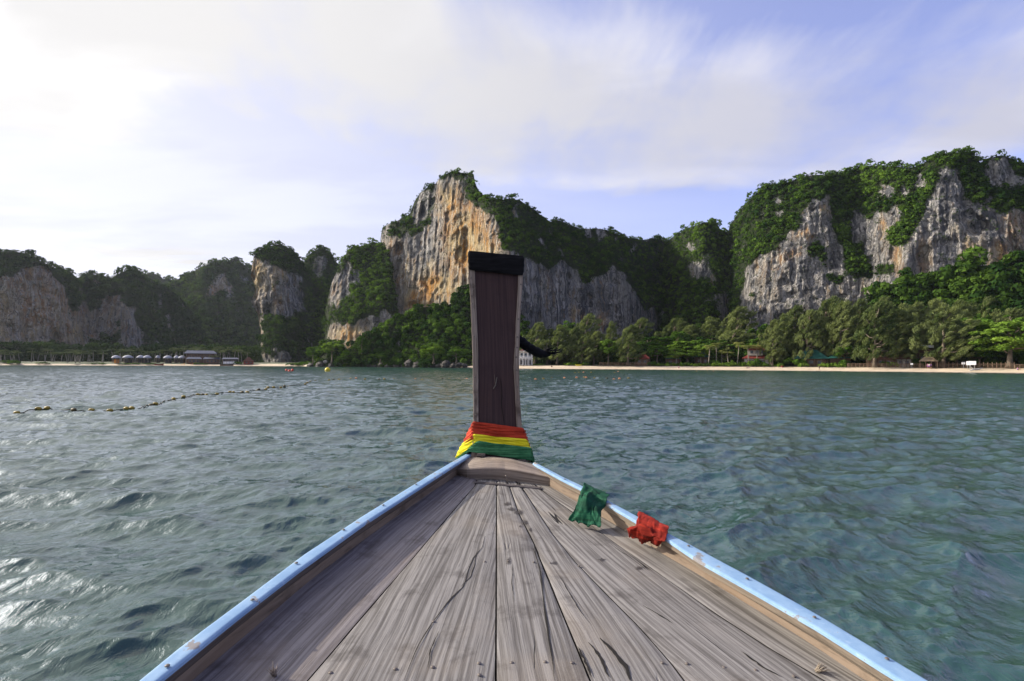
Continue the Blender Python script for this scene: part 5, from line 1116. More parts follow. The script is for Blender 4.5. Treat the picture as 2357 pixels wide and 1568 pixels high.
for k, (x, y, W_) in enumerate([(15, 826, 34), (98, 834, 20), (228, 836, 22), (285, 839, 22), (305, 836, 26), (322, 838, 24), (345, 836, 24), (357, 840, 20), (462, 835, 26), (546, 832, 18), (470, 838, 18), (206, 840, 16), (172, 841, 16)]):
    plant('shore_bush', 'bush', 'bush', k % 4, 'broadleaf', 'far_bark', x, y - 2, W_*1.15, shore(x) + 6.5 + (k % 3)*.6, ['big dark bush at the far left end of the grove', 'small bush on the grass under the left palms', 'low bush left of the first white dome hut', 'bush at the right of the first white dome hut', 'leafy bush before the second white dome hut', 'bush right of the second white dome hut', 'bush before the double white dome hut', 'small bush right of the double dome hut', 'green bush hiding the middle of the grey long house', 'round bush beside the white pavilion', 'small bush before the grey long house', 'tiny bush on the grass strip', 'tiniest bush on the left grass strip'][k], 'bushes on the left shore', rz=k, unit=2.0, unit_w=3.8)
plant('leaning_palm', 'palm tree', 'farpalm', 1, 'far_palm', 'far_bark', 496, 820, 22, shore(496) + 12, 'palm with a wide crown leaning by the grey long house', None, rz=1, unit_w=4.2)
# ================================================================== houses, fence, signs, people
M['roof_red'] = simple('red_tiles', (0.15, 0.026, 0.018), .8, .3, 2); M['roof_brown'] = simple('brown_tiles', (0.11, 0.050, 0.034), .85, .3, 2); M['roof_green'] = simple('green_sheet_roof', (0.014, 0.085, 0.068), .6, .2, 2)
M['roof_grey'] = simple('grey_sheet_roof', (0.10, 0.11, 0.15), .7, .2, 2); M['thatch'] = simple('thatch', (0.22, 0.165, 0.11), .95, .3, 6); M['dome'] = simple('pale_shell_roof', (0.30, 0.31, 0.35), .7, .1, 2)
M['white'] = simple('white_paint', (0.78, 0.79, 0.80), .6, .06, 3); M['wall'] = simple('cream_wall', (0.46, 0.42, 0.36), .8, .12, 2); M['woodwall'] = simple('brown_board_wall', (0.10, 0.06, 0.04), .85, .3, 3); M['post'] = simple('timber_post', (0.16, 0.11, 0.075), .9, .3, 5)
M['dark'] = simple('shaded_opening', (0.02, 0.02, 0.022), .5, .1); M['concrete'] = simple('grey_concrete', (0.33, 0.33, 0.33), .85, .15, 3); M['orange'] = simple('orange_wall', (0.55, 0.22, 0.05), .8, .1, 3)
def win_glass():
    m, t = new_mat('window_glass'); p = t.n('ShaderNodeBsdfPrincipled', {'Base Color': (0.03, .04, .05), 'Roughness': .08}); t.n('ShaderNodeOutputMaterial', {'Surface': p}); return m
M['glass'] = win_glass()
def hip(w, d, z0, z1, ridge=.3, over=0.0, th=.12):
    a, b = w/2, d/2; r = a*ridge
    V = [(-a, -b, z0), (a, -b, z0), (a, b, z0), (-a, b, z0), (-r, 0, z1), (r, 0, z1)]; V += [(x, y, z - th) for x, y, z in V[:4]]
    return V, [(0, 1, 5, 4), (1, 2, 5), (2, 3, 4, 5), (3, 0, 4), (6, 9, 8, 7), (0, 6, 7, 1), (1, 7, 8, 2), (2, 8, 9, 3), (3, 9, 6, 0)]
def house(name, label, x, e, w, d, eave, ridge_z, roofm, wallm='woodwall', ridge=.35, wall_h=None, open_=False, cat='house', rz=0.0, nwin=3, group=None, sc=1.0):
    dd = shore(x) + e; p = ground_x(x, dd, ground_z(x, dd)); az_ = math.atan2(-p.x, p.y)
    r = empty(name, p, az_ + rz, label, cat, group); V, Fs = hip(w, d, eave, ridge_z, ridge); MB().add(V, Fs).build('roof', M[roofm], r)
    ww, wd = w*.82, d*.8
    if not open_:
        MB().box((0, 0, eave/2 - .05), (ww, wd, eave - .1)).build('wall', M[wallm], r)
        for i in range(nwin):
            xx = (i + .5)/nwin*ww*.86 - ww*.43
            f = MB().box((xx, -wd/2 - .03, eave*.55), (ww/nwin*.5, .06, eave*.42)).build('window', M['post'], r); MB().box((xx, -wd/2 - .065, eave*.55), (ww/nwin*.42, .02, eave*.34)).build('pane', M['glass'], f)
    for i in range(4 if w < 9 else 6):
        xx = (i/((4 if w < 9 else 6) - 1) - .5)*w*.9; MB().box((xx, -d*.44, eave/2 - .06), (.16, .16, eave - .12)).build('post', M['post'], r)
    return r
def hx(X_, f=a3): return f(X_, 0)[0]
house('pavilion', 'open pavilion with a dull red roof under the spreading dark tree', hx(1165), 17, 6.2, 5, 3.0, 5.1, 'roof_red', nwin=2)
pg = house('pagoda_house', 'house with two stacked red roofs behind the coconut palms', hx(2190), 21, 10.5, 7, 3.1, 4.6, 'roof_red', 'wall', .55)
MB().box((-.3, 0, 5.3), (5.2, 4, 2.2)).build('upper_wall', M['wall'], pg); V, Fs = hip(6.6, 5.4, 6.3, 8.2, .3); MB().add(V, Fs).build('upper_roof', M['roof_red'], pg)
for xx in (-1.6, .3, 1.8): MB().box((xx, -2.04, 5.5), (1.0, .06, 1.1)).build('window', M['glass'], pg)
gr = house('green_roof_house', 'long house with green sheet roofs between casuarina trunks', hx(440, a4), 20, 12, 7, 3.0, 6.3, 'roof_green', ridge=.3); V, Fs = hip(8, 6.5, 3.2, 5.7, .3); MB().add([(a + 9.3, b, c) for a, b, c in V], Fs).build('roof', M['roof_green'], gr)
MB().box((9.3, 0, 1.55), (6.5, 5, 3.0)).build('wall', M['woodwall'], gr)
house('yellow_gable_house', 'ochre gabled house just visible above the green roofs', hx(540, a4), 34, 8, 6, 6.2, 8.4, 'roof_brown', 'orange', .4)
house('brown_pavilion', 'pavilion with a broad brown hipped roof right of the flared casuarina trunk', hx(1070, a4), 17, 9.5, 7, 3.0, 6.0, 'roof_brown', ridge=.25)
house('small_cottage', 'small pale-walled cottage in the shade right of the brown pavilion', hx(1275, a4), 20, 5, 5, 2.8, 4.4, 'roof_brown', 'wall', .3, nwin=2)
fl = house('flat_roof_house', 'brown house with a white flat roof deck among the grey casuarinas', hx(1500, a4), 24, 7.5, 6, 5.4, 6.4, 'roof_brown'); MB().box((-.8, 0, 7.0), (4.6, 4, .9)).build('roof_deck', M['white'], fl)
house('dark_cottage', 'dark house with a green roof deep behind the young palm', hx(1445), 20, 6, 5, 3.0, 5.0, 'roof_green', ridge=.3, nwin=2)
house('shaded_bungalow', 'grey-green roofed bungalow hidden behind the light green tree', hx(1705), 24, 6.5, 5, 3.6, 5.8, 'roof_green', ridge=.2, nwin=2)
# thatched hut with goods hung out
h = house('thatched_hut', 'small open beach hut with a pointed thatched roof', hx(1497, a4), 13.2, 5.0, 4.4, 2.3, 4.5, 'thatch', ridge=.04, open_=True, cat='hut')
MB().box((0, .6, .45), (2.6, .8, .9)).build('counter', M['woodwall'], h)
# white two-storey house beside the stem
def white_house():
    x, dd = hx(118), shore(hx(118)) + 15; p = ground_x(x, dd, ground_z(x, dd)); s = dd/F/1.0
    r = empty('white_house', p, math.atan2(-p.x, p.y), 'white two-storey beach house with a railed balcony, just right of the stem', 'house')
    W_ = 5.6
    MB().box((0, .6, 1.5), (W_, 4, 3.0)).build('lower_wall', M['concrete'], r); MB().box((.1, 1.0, 4.6), (W_ - .2, 3.2, 2.9)).build('upper_wall', M['wall'], r)
    MB().box((0, -.9, 3.08), (W_ + .6, 2.3, .16)).build('balcony_floor', M['white'], r); MB().box((0, -.4, 6.12), (W_ + .6, 3.6, .14)).build('ceiling_slab', M['white'], r)
    V, Fs = hip(W_ + .2, 4.4, 6.22, 7.5, .35); MB().add([(a, b + .6, c) for a, b, c in V], Fs).build('roof', M['roof_brown'], r)
    for i in range(5): MB().box(((i/4 - .5)*W_, -1.95, 1.5), (.18, .18, 2.98)).build('post', M['white'], r)
    for i in range(4): MB().box(((i/3 - .5)*W_, -1.95, 4.6), (.14, .14, 2.86)).build('post', M['white'], r)
    for z in (3.5, 3.8, 4.15): MB().box((0, -1.98, z), (W_ + .3, .06, .07)).build('rail', M['white'], r)
    for i in range(3):
        xx = (i - 1)*1.75; f = MB().box((xx, -.64, 4.5), (1.3, .06, 1.8)).build('window', M['white'], r); MB().box((xx, -.69, 4.5), (1.1, .04, 1.6)).build('pane', M['glass'], f)
        MB().box((xx, -1.43, 1.3), (1.1, .04, 1.9)).build('opening', M['dark'], r)
white_house()
# dome huts on the left shore
def dome(x, rad, e, label, twin=False, orange=False):
    dd = shore(x) + e + 5; p = ground_x(x, dd, ground_z(x, dd)); r = empty('dome_hut', p, 0, label, 'hut', 'white domed huts on the left shore')
    rad *= .62
    prof = [(rad, 0), (rad*.96, .45), (rad*.8, .95), (rad*.5, 1.45), (rad*.2, 1.7), (.05, 1.75)]
    for cx in ((0,) if not twin else (-rad*.75, rad*.95)):
        MB().lathe(prof, (cx, 0, 2.9), 14).build('roof', M['dome'], r, True)
        for k in range(6): a = k/6*6.283 + .3; MB().box((cx + math.cos(a)*rad*.8, math.sin(a)*rad*.8, 1.55), (.16, .16, 2.9)).build('post', M['post'], r)
        MB().box((cx, .3, 1.1), (rad*(.5 if orange else 1.0), rad*1.0, 2.2)).build('wall', M['orange' if orange else 'dark'], r)
for a in ((267, 4.0, 8, 'first white domed hut from the left, with orange walls', False, True), (294, 4.6, 13, 'white domed hut with the highest roof, second from the left', False, False), (330, 3.7, 14, 'double white domed hut right of the leafy bushes', True, False), (363, 2.2, 22, 'small white domed hut half hidden right of the double one', False, False), (386, 4.1, 12, 'white domed hut standing clear, midway along the left shore', False, False), (406, 2.6, 18, 'small white domed hut right of the clear-standing one', False, False), (419, 3.7, 16, 'last white domed hut, next to the grey long house', False, False)): dome(*a)
lh = house('long_house', 'long two-storey house with a blue-grey roof at the back of the left beach', 461, 22, 18, 8, 6.0, 7.8, 'roof_grey', 'woodwall', .8, nwin=7)
for x, wd_, lab in ((446, 8.5, 'low grey-roofed wing standing left of the big shore bush'), (487, 9.5, 'low grey-roofed annex right of the big shore bush')): house('annex', lab, x, 12, wd_, 5, 2.9, 4.0, 'roof_grey', 'woodwall', .8, nwin=3)
wp = house('white_pavilion', 'dark-roofed beach bar with a white fence at the right of the palm grove', 530, 12, 9.5, 5, 3.0, 3.8, 'roof_grey', 'dark', .8, nwin=1)
for i in range(9): MB().box((-3.4 + i*.85, -2.9, .75), (.66, .08, 1.3)).build('fence_panel', M['white'], wp)
house('pyramid_hut', 'dark pyramid-roofed hut with a red wall at the foot of the tower', 572, 9, 6.4, 5.5, 1.9, 4.6, 'roof_brown', 'roof_red', .03, nwin=2)
# fence: posts and rails
def fence(name, label, X0, X1, f, e, n, zt=1.5):
    x0, x1 = f(X0, 0)[0], f(X1, 0)[0]; r = empty(name, ground_x((x0 + x1)/2, shore(x0) + e, 1.2), 0, label, 'fence'); o = Vector(r.location); P = []
    for i in range(n + 1):
        x = x0 + (x1 - x0)*i/n; dd = shore(x) + e; p = ground_x(x, dd, ground_z(x, dd)) - o; P.append(p); MB().box(p + Vector((0, 0, zt/2)), (.14, .14, zt)).build('post', M['post'], r)
    for h_ in (.35, .75, 1.15, 1.4):
        for a, b in zip(P, P[1:]):
            mb = MB(); u = Vector((0, 0, h_)); mb.tube([a + u + Vector((0, -.1, 0)), b + u + Vector((0, -.1, 0))], .055, 4); mb.build('rail', M['post'], r)
fence('fence', 'low brown rail fence left of the red-roofed pavilion', 780, 985, a3, 12.6, 6); fence('fence', 'low brown rail fence before the red-roofed pavilion', 990, 1205, a3, 12.6, 6)
fence('fence', 'low brown rail fence between the shrubs and the flared trunk', 770, 985, a4, 12.6, 6); fence('fence', 'brown rail fence from the flared trunk to the thatched hut', 1035, 1450, a4, 12.8, 10, 1.6); fence('fence', 'tall brown rail fence behind the signboards', 1560, 2270, a4, 13, 18, 1.9)
fence('fence', 'pale low railing at the far right end of the beach', 2275, 2500, a4, 11, 5, 1.3)
# signboards
def board(X_, zc, w_, h_, e, label, legs=2):
    x = a4(X_, 0)[0]; dd = shore(x) + e; p = ground_x(x, dd, ground_z(x, dd)); r = empty('signboard', p, math.atan2(-p.x, p.y), label, 'sign', 'white boards on the right beach')
    MB().box((0, 0, zc), (w_, .08, h_)).build('board', M['white'], r, bevel=.02)
    for k in range(legs): MB().box(((k - .5*(legs - 1))*w_*.5, .07, (zc + h_*.3)/2), (.1, .1, zc + h_*.3)).build('leg', M['concrete'], r)
board(1893, 2.1, 1.75, 1.15, 7.5, 'largest blank white signboard on two legs, rightmost of the three'); board(1857, 1.95, 1.05, 1.2, 8.5, 'squarish blank white signboard in the middle of the three'); board(1812, 1.75, .9, .7, 11, 'small blank white board on the fence, leftmost of the three', 1); board(1346, 1.4, .7, .6, 11.8, 'small white notice on the fence by the low bright bush', 1)
# driftwood and a beached board at the right
def beach_thing(name, f, X_, e, dz=0.0): x = f(X_, 0)[0]; dd = shore(x) + e; return ground_x(x, dd, ground_z(x, dd) + dz)
p = beach_thing('', a4, 1925, 5); mb = MB(); mb.tube([p + Vector((-1.9, 0, .1)), p + Vector((-.6, .1, .45)), p + Vector((.8, 0, .5)), p + Vector((2.0, 0, .9))], [.12, .26, .24, .08], 7); mb.tube([p + Vector((-.5, 0, .4)), p + Vector((-1.3, .2, 1.1))], [.15, .04], 5); tag(mb.build('driftwood', M['concrete'], None, True), 'grey driftwood log lying below the signboards', 'driftwood')
p = beach_thing('', a4, 178, 12); MB().box(p + Vector((0, 0, .3)), (.7, .7, .6)).build('crate', M['roof_red'], bevel=.03); tag(bpy.data.objects['crate'], 'small reddish crate at the edge of the sand by the casuarinas', 'crate')
for k, (X_, lab) in enumerate(((588, 'yellow kayak on the sand, left one of two under the bushes'), (600, 'yellow kayak on the sand, right one of two under the bushes'))):
    p = beach_thing('', a3, X_, 12.5); mb = MB(); mb.tube([p + Vector((a, 0, .3 + .1*abs(a))) for a in (-1.2, -.8, 0, .8, 1.2)], [.03, .25, .34, .25, .03], 8, .7); r = mb.build('kayak', M['yellow'], None, True); tag(r, lab, 'kayak')
# boats drawn up at the left
def small_boat(x, e, L, label, col='woodwall'):
    dd = shore(x) + e; p = ground_x(x, dd, 0.05); r = empty('beached_boat', p, .1, label, 'boat'); mb = MB(); n = 9; V = []
    for i in range(n):
        t = i/(n - 1); w_ = .62*math.sin(math.pi*min(1, .08 + .88*t))**.6; sh = .75 + .9*abs(t - .45)**2*2.2
        V += [((t - .5)*L, -w_, sh), ((t - .5)*L, -w_*.6, 0), ((t - .5)*L, w_*.6, 0), ((t - .5)*L, w_, sh)]
    Fs = [(i*4 + k, i*4 + k + 1, (i + 1)*4 + k + 1, (i + 1)*4 + k) for i in range(n - 1) for k in range(3)] + [(0, 3, 2, 1), tuple((n - 1)*4 + k for k in range(4))]
    mb.add(V, Fs); o = mb.build('hull', M[col], r); o.modifiers.new('s', 'SOLIDIFY').thickness = .05
    MB().box((0, 0, .62), (.25, 1.1, .05)).build('thwart', M['post'], r)
small_boat(522, -1.5, 7.5, 'dark small boat at the water by the white-fenced bar'); small_boat(366, 3, 5, 'reddish boat on the sand before the small domed hut', 'roof_red')
for i in range(3):
    x = (441, 447, 421)[i]; dd = shore(x) + 6; p = ground_x(x, dd, ground_z(x, dd)); mb = MB(); mb.box((p.x, p.y, p.z + .35), (1.9, .6, .12)); mb.box((p.x - .7, p.y, p.z + .15), (.1, .5, .3)); mb.box((p.x + .7, p.y, p.z + .15), (.1, .5, .3)); mb.box((p.x + .8, p.y, p.z + .65), (.12, .6, .55))
    tag(mb.build('beach_lounger', M['orange']), ['orange lounger before the left grey annex', 'orange lounger right beside another before the left grey annex', 'orange lounger before the last domed hut'][i], 'lounger', 'orange loungers on the left shore')
# ---- people
M['skin'] = simple('skin', (0.34, 0.19, 0.13), .6, .05); M['hair'] = simple('dark_hair', (0.02, 0.015, 0.012), .7, .1); M['cdark'] = simple('dark_clothes', (0.035, 0.035, 0.045), .9, .1); M['cpink'] = simple('pink_clothes', (0.62, 0.28, 0.42), .9, .1); M['cpurple'] = simple('purple_clothes', (0.36, 0.16, 0.52), .9, .1); M['cwhite'] = simple('white_clothes', (0.7, 0.68, 0.66), .9, .1)
POSES = {
 'stand': dict(pel=(0, 0, .95), ch=(0, 0, 1.35), neck=(0, 0, 1.5), head=(0, -.01, 1.64), k=((-.1, -.02, .5), (.1, .03, .5)), f=((-.11, 0, .06), (.13, .1, .06)), toe=((-.12, -.14, .03), (.14, -.03, .03)), el=((-.27, .02, 1.12), (.27, 0, 1.12)), h=((-.26, -.08, .88), (.25, -.08, .88))),
 'walk': dict(pel=(0, 0, .93), ch=(0, -.03, 1.33), neck=(0, -.04, 1.48), head=(0, -.06, 1.62), k=((-.1, -.2, .52), (.1, .08, .5)), f=((-.11, -.22, .06), (.11, .38, .12)), toe=((-.12, -.36, .04), (.12, .28, .03)), el=((-.27, .12, 1.12), (.27, -.12, 1.12)), h=((-.26, .08, .9), (.25, -.25, .98))),
 'sit': dict(pel=(0, 0, .14), ch=(0, .06, .55), neck=(0, .05, .70), head=(0, .02, .84), k=((-.16, -.42, .45), (.16, -.42, .45)), f=((-.12, -.62, .06), (.12, -.62, .06)), toe=((-.12, -.76, .04), (.12, -.76, .04)), el=((-.25, -.12, .42), (.25, -.12, .42)), h=((-.14, -.38, .46), (.14, -.38, .46))),
 'lie': dict(pel=(0, 0, .13), ch=(.42, 0, .15), neck=(.58, 0, .17), head=(.72, 0, .20), k=((-.42, -.1, .30), (-.45, .1, .12)), f=((-.78, -.1, .06), (-.86, .1, .07)), toe=((-.86, -.1, .16), (-.95, .1, .18)), el=((.3, -.28, .1), (.3, .28, .1)), h=((.08, -.3, .06), (.08, .3, .06))),
}
def person(p, rz, pose, top, label, group=None, low='cdark'):
    q = POSES[pose]; V = [q['pel'], q['ch'], q['neck'], q['head']]; Rr = [.13, .15, .055, .10]; E = [(0, 1), (1, 2), (2, 3)]
    hd = Vector(q['head']) + (Vector(q['head']) - Vector(q['neck'])).normalized()*.09; V.append(tuple(hd)); Rr.append(.075); E.append((3, 4))
    lat = Vector((0, 1, 0)) if pose == 'lie' else Vector((1, 0, 0))
    for s, k in ((-1, 0), (1, 1)):
        c = Vector(q['ch']) + lat*s*.17; i = len(V); V += [tuple(c), q['el'][k], q['h'][k]]; Rr += [.058, .042, .034]; E += [(1, i), (i, i + 1), (i + 1, i + 2)]
        c = Vector(q['pel']) + lat*s*.09; i = len(V); V += [tuple(c), q['k'][k], q['f'][k], q['toe'][k]]; Rr += [.09, .058, .04, .032]; E += [(0, i), (i, i + 1), (i + 1, i + 2), (i + 2, i + 3)]
    me = bpy.data.meshes.new('person'); me.from_pydata(V, E, []); o = link('person', me, M['skin']); o.location = p; o.rotation_euler = (0, 0, rz)
    m = o.modifiers.new('skin', 'SKIN'); 
    for i, r_ in enumerate(Rr): me.skin_vertices[0].data[i].radius = (r_, r_)
    me.skin_vertices[0].data[0].use_root = True; o.modifiers.new('sub', 'SUBSURF').levels = 1
    a, b = Vector(q['pel']), Vector(q['ch']); up = (b - a).normalized()
    mb = MB(); mb.tube([a - up*.02, a + up*.15, b, b + up*.10], [.17, .165, .19, .11], 10); mb.build('shirt', M[top], o, True)
    mb = MB()
    for k in (0, 1): mb.tube([Vector(q['pel']) + lat*(k*2 - 1)*.09, (Vector(q['pel']) + lat*(k*2 - 1)*.09).lerp(Vector(q['k'][k]), .8)], [.115, .085], 8)
    mb.build('shorts', M[low], o, True)
    n_ = (hd - Vector(q['neck'])).normalized(); mb = MB(); mb.lathe([(.09, -.03), (.112, .03), (.10, .10), (.05, .15), (.01, .16)], (0, 0, 0), 8); ho = mb.build('hair', M['hair'], o, True); ho.location = Vector(q['head']) + Vector((0, .02, 0)); ho.rotation_euler = n_.to_track_quat('Z', 'Y').to_euler()
    return tag(o, label, 'person', group)
person(beach_thing('', a4, 511, 2.2), .4, 'walk', 'cdark', 'person in dark clothes walking at the water edge before the green roof'); person(beach_thing('', a3, 1494, 5), -.5, 'sit', 'cpink', 'person sitting on the sand before the tiered tree')
person(beach_thing('', a3, 2112, 7), .2, 'lie', 'cpink', 'person in pink lying on the sand left of the pagoda house'); person(beach_thing('', a4, 1487, 11.0), .3, 'stand', 'cpink', 'person in pink standing at the left of the thatched hut', low='cpurple')
person(beach_thing('', a4, 1503, 10.6), -.3, 'stand', 'cwhite', 'person in a white top standing under the thatched hut', low='cpurple'); person(beach_thing('', a4, 1518, 11.0), .1, 'stand', 'cpurple', 'person in purple standing at the right of the thatched hut')
person(beach_thing('', a4, 2300, 8), .1, 'sit', 'cpurple', 'person in purple sitting at the far right end of the beach'); person(beach_thing('', a3, 350, 6), .9, 'sit', 'cdark', 'person in dark clothes sitting on the sand by the black cloth end')
# ================================================================== boulders at the foot of the headland
def boulder_mesh(seed):
    import bmesh
    bm = bmesh.new(); bmesh.ops.create_icosphere(bm, subdivisions=3, radius=1.0); co = np.array([v.co for v in bm.verts])
    d = 1 + .38*fbm(co[:, 0]*1.1, co[:, 1]*1.1, co[:, 2]*1.1, seed, 4) - .30*np.abs(fbm(co[:, 0]*2.4, co[:, 1]*2.4, co[:, 2]*2.0, seed + 9, 3))
    for v, k in zip(bm.verts, d): v.co = v.co*float(k)
    me = bpy.data.meshes.new('boulder'); bm.to_mesh(me); bm.free(); me.polygons.foreach_set('use_smooth', [False]*len(me.polygons)); return me
def boulder_mat(name, a, b):
    m, t = new_mat(name); pos = t.n('ShaderNodeNewGeometry').outputs['Position']; nz = t.noise(pos, .7, 6, .65); z = t.n('ShaderNodeSeparateXYZ', {0: pos}).outputs[2]
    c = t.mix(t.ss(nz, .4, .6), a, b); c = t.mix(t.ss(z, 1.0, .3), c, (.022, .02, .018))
    p = t.n('ShaderNodeBsdfPrincipled', {'Base Color': c, 'Roughness': .8, 'Normal': t.n('ShaderNodeBump', {'Height': nz, 'Strength': 1.0, 'Distance': .5}).outputs[0]}); t.n('ShaderNodeOutputMaterial', {'Surface': p}); return m
M['bd'] = boulder_mat('dark_boulder', (.022, .019, .017), (.075, .066, .058)); M['bl'] = boulder_mat('pale_boulder', (.20, .185, .17), (.42, .39, .36))
bms = [boulder_mesh(600 + i) for i in range(5)]
B2 = lambda X_, Y_: ((900 + X_/2.357)/1.7378, (1300 + Y_/2.357)/1.7378)
BL = [(820, 395, 70, 45, 0, 'dark round boulder at the left tip of the headland'), (905, 385, 85, 55, 0, 'largest dark boulder near the left tip'), (945, 350, 28, 26, 1, 'small cream stone perched above the dark boulders'), (1015, 390, 70, 50, 0, 'long sloping dark boulder under the light green tree'), (1090, 385, 75, 50, 0, 'dark boulder with a flat top right of the sloping one'), (1140, 395, 50, 40, 0, 'squat dark boulder beside the pale-topped one'), (1190, 397, 65, 32, 1, 'grey pale-topped boulder at the waterline'), (1255, 390, 60, 45, 0, 'dark boulder in the shade under the bushes'), (1310, 398, 55, 35, 0, 'low dark boulder at the waterline'), (1385, 385, 75, 40, 0, 'broad brown boulder left of the palest one'), (1430, 397, 60, 30, 0, 'dark boulder at the foot of the palest one'), (1480, 382, 70, 42, 1, 'palest pointed boulder in the middle of the headland shore'), (1550, 390, 60, 45, 0, 'dark boulder right of the palest one'), (1630, 395, 75, 34, 0, 'low brown boulder before the rock bank'),
      (1700, 390, 60, 45, 0, 'dark boulder at the left of the rock bank'), (1745, 370, 85, 65, 0, 'tall brown block of the rock bank'), (1820, 380, 90, 55, 0, 'cracked brown block of the rock bank'), (1900, 385, 70, 50, 0, 'dark block right of the cracked one'), (1960, 380, 70, 55, 0, 'dark block below the rounded light tree'), (2020, 390, 60, 45, 0, 'small dark block left of the grey fin'), (2085, 375, 80, 58, 0, 'grey pointed fin of rock'), (2150, 390, 60, 36, 0, 'low dark boulder right of the grey fin'), (2210, 380, 60, 36, 0, 'dark boulder before the last bushes'), (2260, 385, 50, 34, 0, 'last dark boulder left of the stem')]
for k, (X_, Y_, W_, H_, pale, lab) in enumerate(BL):
    x, y = B2(X_, Y_); d = shore(x) + 1.5; px = d/F/2.357/1.7378; o = bpy.data.objects.new('boulder', bms[k % 5] if not pale else bms[k % 5].copy()); COL.objects.link(o)
    if not o.data.materials: o.data.materials.append(M['bl' if pale else 'bd'])
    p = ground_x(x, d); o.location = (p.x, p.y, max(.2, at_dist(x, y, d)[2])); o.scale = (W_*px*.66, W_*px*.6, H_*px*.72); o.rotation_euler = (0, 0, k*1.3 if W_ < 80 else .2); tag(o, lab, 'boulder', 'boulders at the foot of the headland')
# ================================================================== float lines and buoys
M['float'] = simple('weathered_yellow_plastic', (0.20, 0.14, 0.018), .55, .4, 6); M['float_dark'] = simple('dirty_yellow_plastic', (0.06, 0.045, 0.015), .6, .4, 6); M['buoy'] = simple('yellow_buoy_plastic', (0.62, 0.50, 0.04), .4, .1); M['pinkf'] = simple('faded_orange_plastic', (0.55, 0.22, 0.10), .5, .3, 6); M['redf'] = simple('red_plastic', (0.62, 0.06, 0.03), .4, .1); M['rope'] = simple('wet_rope', (0.035, 0.030, 0.018), .8, .3)
def float_mesh(m):
    mb = MB(); prof = [(.03, -.19), (.085, -.17), (.125, -.10), (.13, 0), (.125, .10), (.085, .17), (.03, .19)]; mb.lathe(prof, (0, 0, 0), 12); me = mb.mesh('float', True); me.transform(Matrix.Rotation(R(90), 4, 'Y')); me.materials.append(m); return me
FM = {k: float_mesh(M[k]) for k in ('float', 'float_dark', 'pinkf')}
def sea_pt(x, y):
    r = at_plane(x, y, (0, 0, 0.02), (0, 0, 1.0)); return r
ORD = 'first second third fourth fifth sixth seventh eighth ninth tenth eleventh twelfth thirteenth fourteenth fifteenth sixteenth seventeenth eighteenth nineteenth twentieth twenty-first twenty-second twenty-third twenty-fourth twenty-fifth twenty-sixth twenty-seventh twenty-eighth twenty-ninth thirtieth thirty-first thirty-second thirty-third thirty-fourth'.split()
def line(pts, label, group, mats=('float',), rope=None, sag=True, size=.56):
    P = []
    for k, (x, y) in enumerate(pts):
        p = sea_pt(x, y); h = float(sea_height(p[0], p[1])); 
        o = bpy.data.objects.new('float', FM[mats[k % len(mats)]]); COL.objects.link(o); o.location = (p[0], p[1], h + .05)
        q = pts[min(k + 1, len(pts) - 1)] if k < len(pts) - 1 else pts[k - 1]; b = sea_pt(*q); o.rotation_euler = (0, .1*math.sin(k*2.1), math.atan2(b[1] - p[1], b[0] - p[0])*.0 + .3*math.sin(k*1.7)); o.scale = (size,)*3
        tag(o, label + ', ' + ORD[k] + ' from its left end', 'float', group); P.append((p[0], p[1], h + .06))
    if rope:
        Q = resample(np.array(P), len(P)*14); Q[:, 2] = sea_height(Q[:, 0], Q[:, 1]) + .055 - .04*np.abs(np.sin(np.arange(len(Q))*.7)); mb = MB(); mb.tube([tuple(q) for q in Q], .019, 5); tag(mb.build('float_rope', M['rope'], None, True), rope, 'rope')
q1 = lambda X_, Y_: (X_/4.096, 794.1 + Y_/4.096); q2 = lambda X_, Y_: ((900 + X_/2.357)/1.7378, (1300 + Y_/2.357)/1.7378); q3 = a3
near = [q1(*a) for a in ((158, 640), (360, 622), (442, 617), (693, 621), (864, 617), (1035, 619), (1190, 608), (1243, 606), (1425, 572), (1466, 564), (1637, 513), (1730, 496), (1865, 476), (1910, 474), (1943, 473), (2045, 464), (2168, 450), (2198, 446), (2282, 446), (2332, 443))]
near += [q2(*a) for a in ((160, 634), (208, 631), (297, 621), (318, 615), (385, 607), (405, 601), (458, 600), (527, 596), (560, 590), (595, 578), (757, 558), (775, 549), (803, 535), (855, 527))]
line(near, 'weathered yellow float on the long rope left of the boat', 'yellow floats on the rope left of the boat', ('float', 'float', 'float', 'float_dark', 'float'), 'dark rope strung with yellow floats, left of the boat')
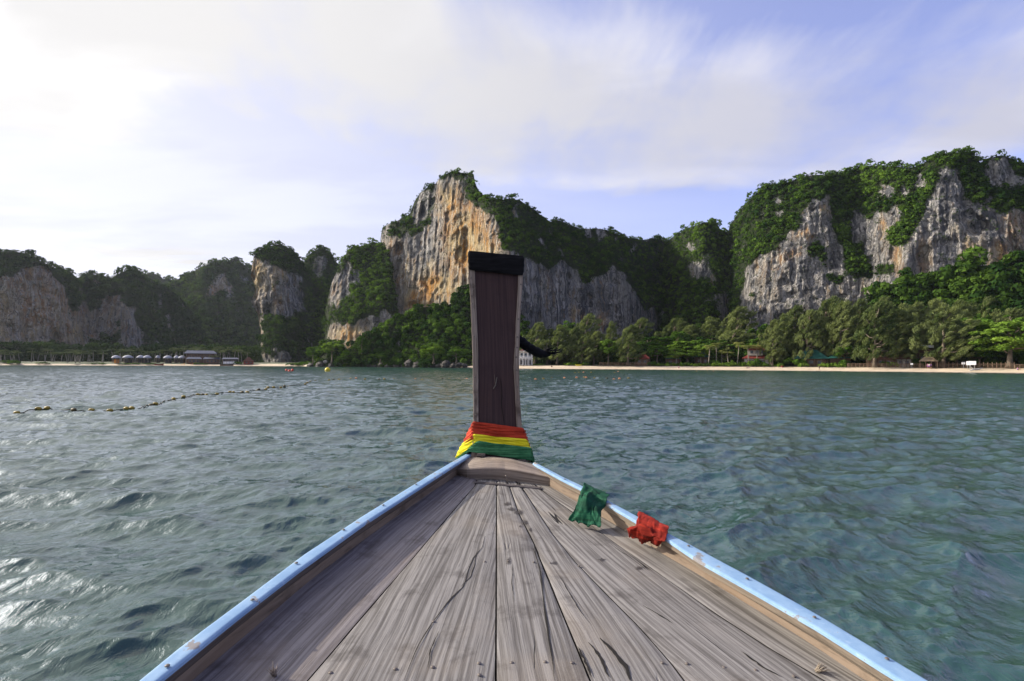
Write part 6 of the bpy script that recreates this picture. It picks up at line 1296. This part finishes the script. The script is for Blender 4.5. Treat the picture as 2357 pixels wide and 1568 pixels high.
line([q2(*a) for a in ((982, 519), (1023, 518), (1075, 519), (1185, 508), (1236, 507), (1320, 516), (1453, 514), (1503, 513), (1592, 507), (1795, 510), (1860, 518), (2050, 509), (2115, 506), (2210, 506), (2280, 505))], 'small yellow float on the far line before the headland', 'floats on the far line before the headland', ('float', 'float_dark', 'float', 'float', 'pinkf'), size=.7)
line([q3(*a) for a in ((208, 714), (280, 711), (357, 700), (467, 702), (577, 701), (643, 697), (661, 699), (737, 701), (848, 707), (912, 711), (961, 710), (1042, 704))], 'small float on the far line just right of the stem', 'floats on the far line right of the stem', ('pinkf', 'float', 'float_dark', 'pinkf', 'pinkf', 'float'), size=.8)
line([q3(*a) for a in ((563, 655), (598, 653), (638, 651), (707, 653), (918, 653), (948, 646), (1655, 641), (1750, 640), (1805, 641))] + [a4(*a) for a in ((245, 632), (403, 629), (915, 622), (1105, 618), (1565, 617))], 'tiny yellow float on the farthest line near the right beach', 'floats on the farthest line by the right beach', ('float', 'float', 'pinkf'), size=1.0)
def buoy(x, y, r_, m, label, cone=False):
    p = sea_pt(x, y); r = empty('buoy', (p[0], p[1], float(sea_height(p[0], p[1])) + r_*.45), 0, label, 'buoy'); mb = MB(); mb.lathe([(r_*math.sin(a), -r_*math.cos(a)) for a in np.linspace(.12, 3.0, 11)], (0, 0, 0), 16); mb.build('ball', M[m], r, True)
    MB().lathe([(r_*1.01, -r_*.06), (r_*1.05, 0), (r_*1.01, r_*.06)], (0, 0, 0), 16).build('band', M['float_dark'], r, True); MB().tube([(0, 0, r_*.95), (.04*r_, 0, r_*1.15), (-.04*r_, 0, r_*1.2)], r_*.07, 6).build('eyelet', M['steel'], r, True)
x, y = q2(967, 437); buoy(x, y, .62, 'buoy', 'large round yellow buoy off the left tip of the headland')
for X_, Y_, lab in ((605, 438, 'middle one of three small red buoys off the small beach'), (635, 435, 'right one of three small red buoys off the small beach'), (578, 431, 'left one of three small red buoys off the small beach')): x, y = q2(X_, Y_); buoy(x, y, .28, 'redf', lab)
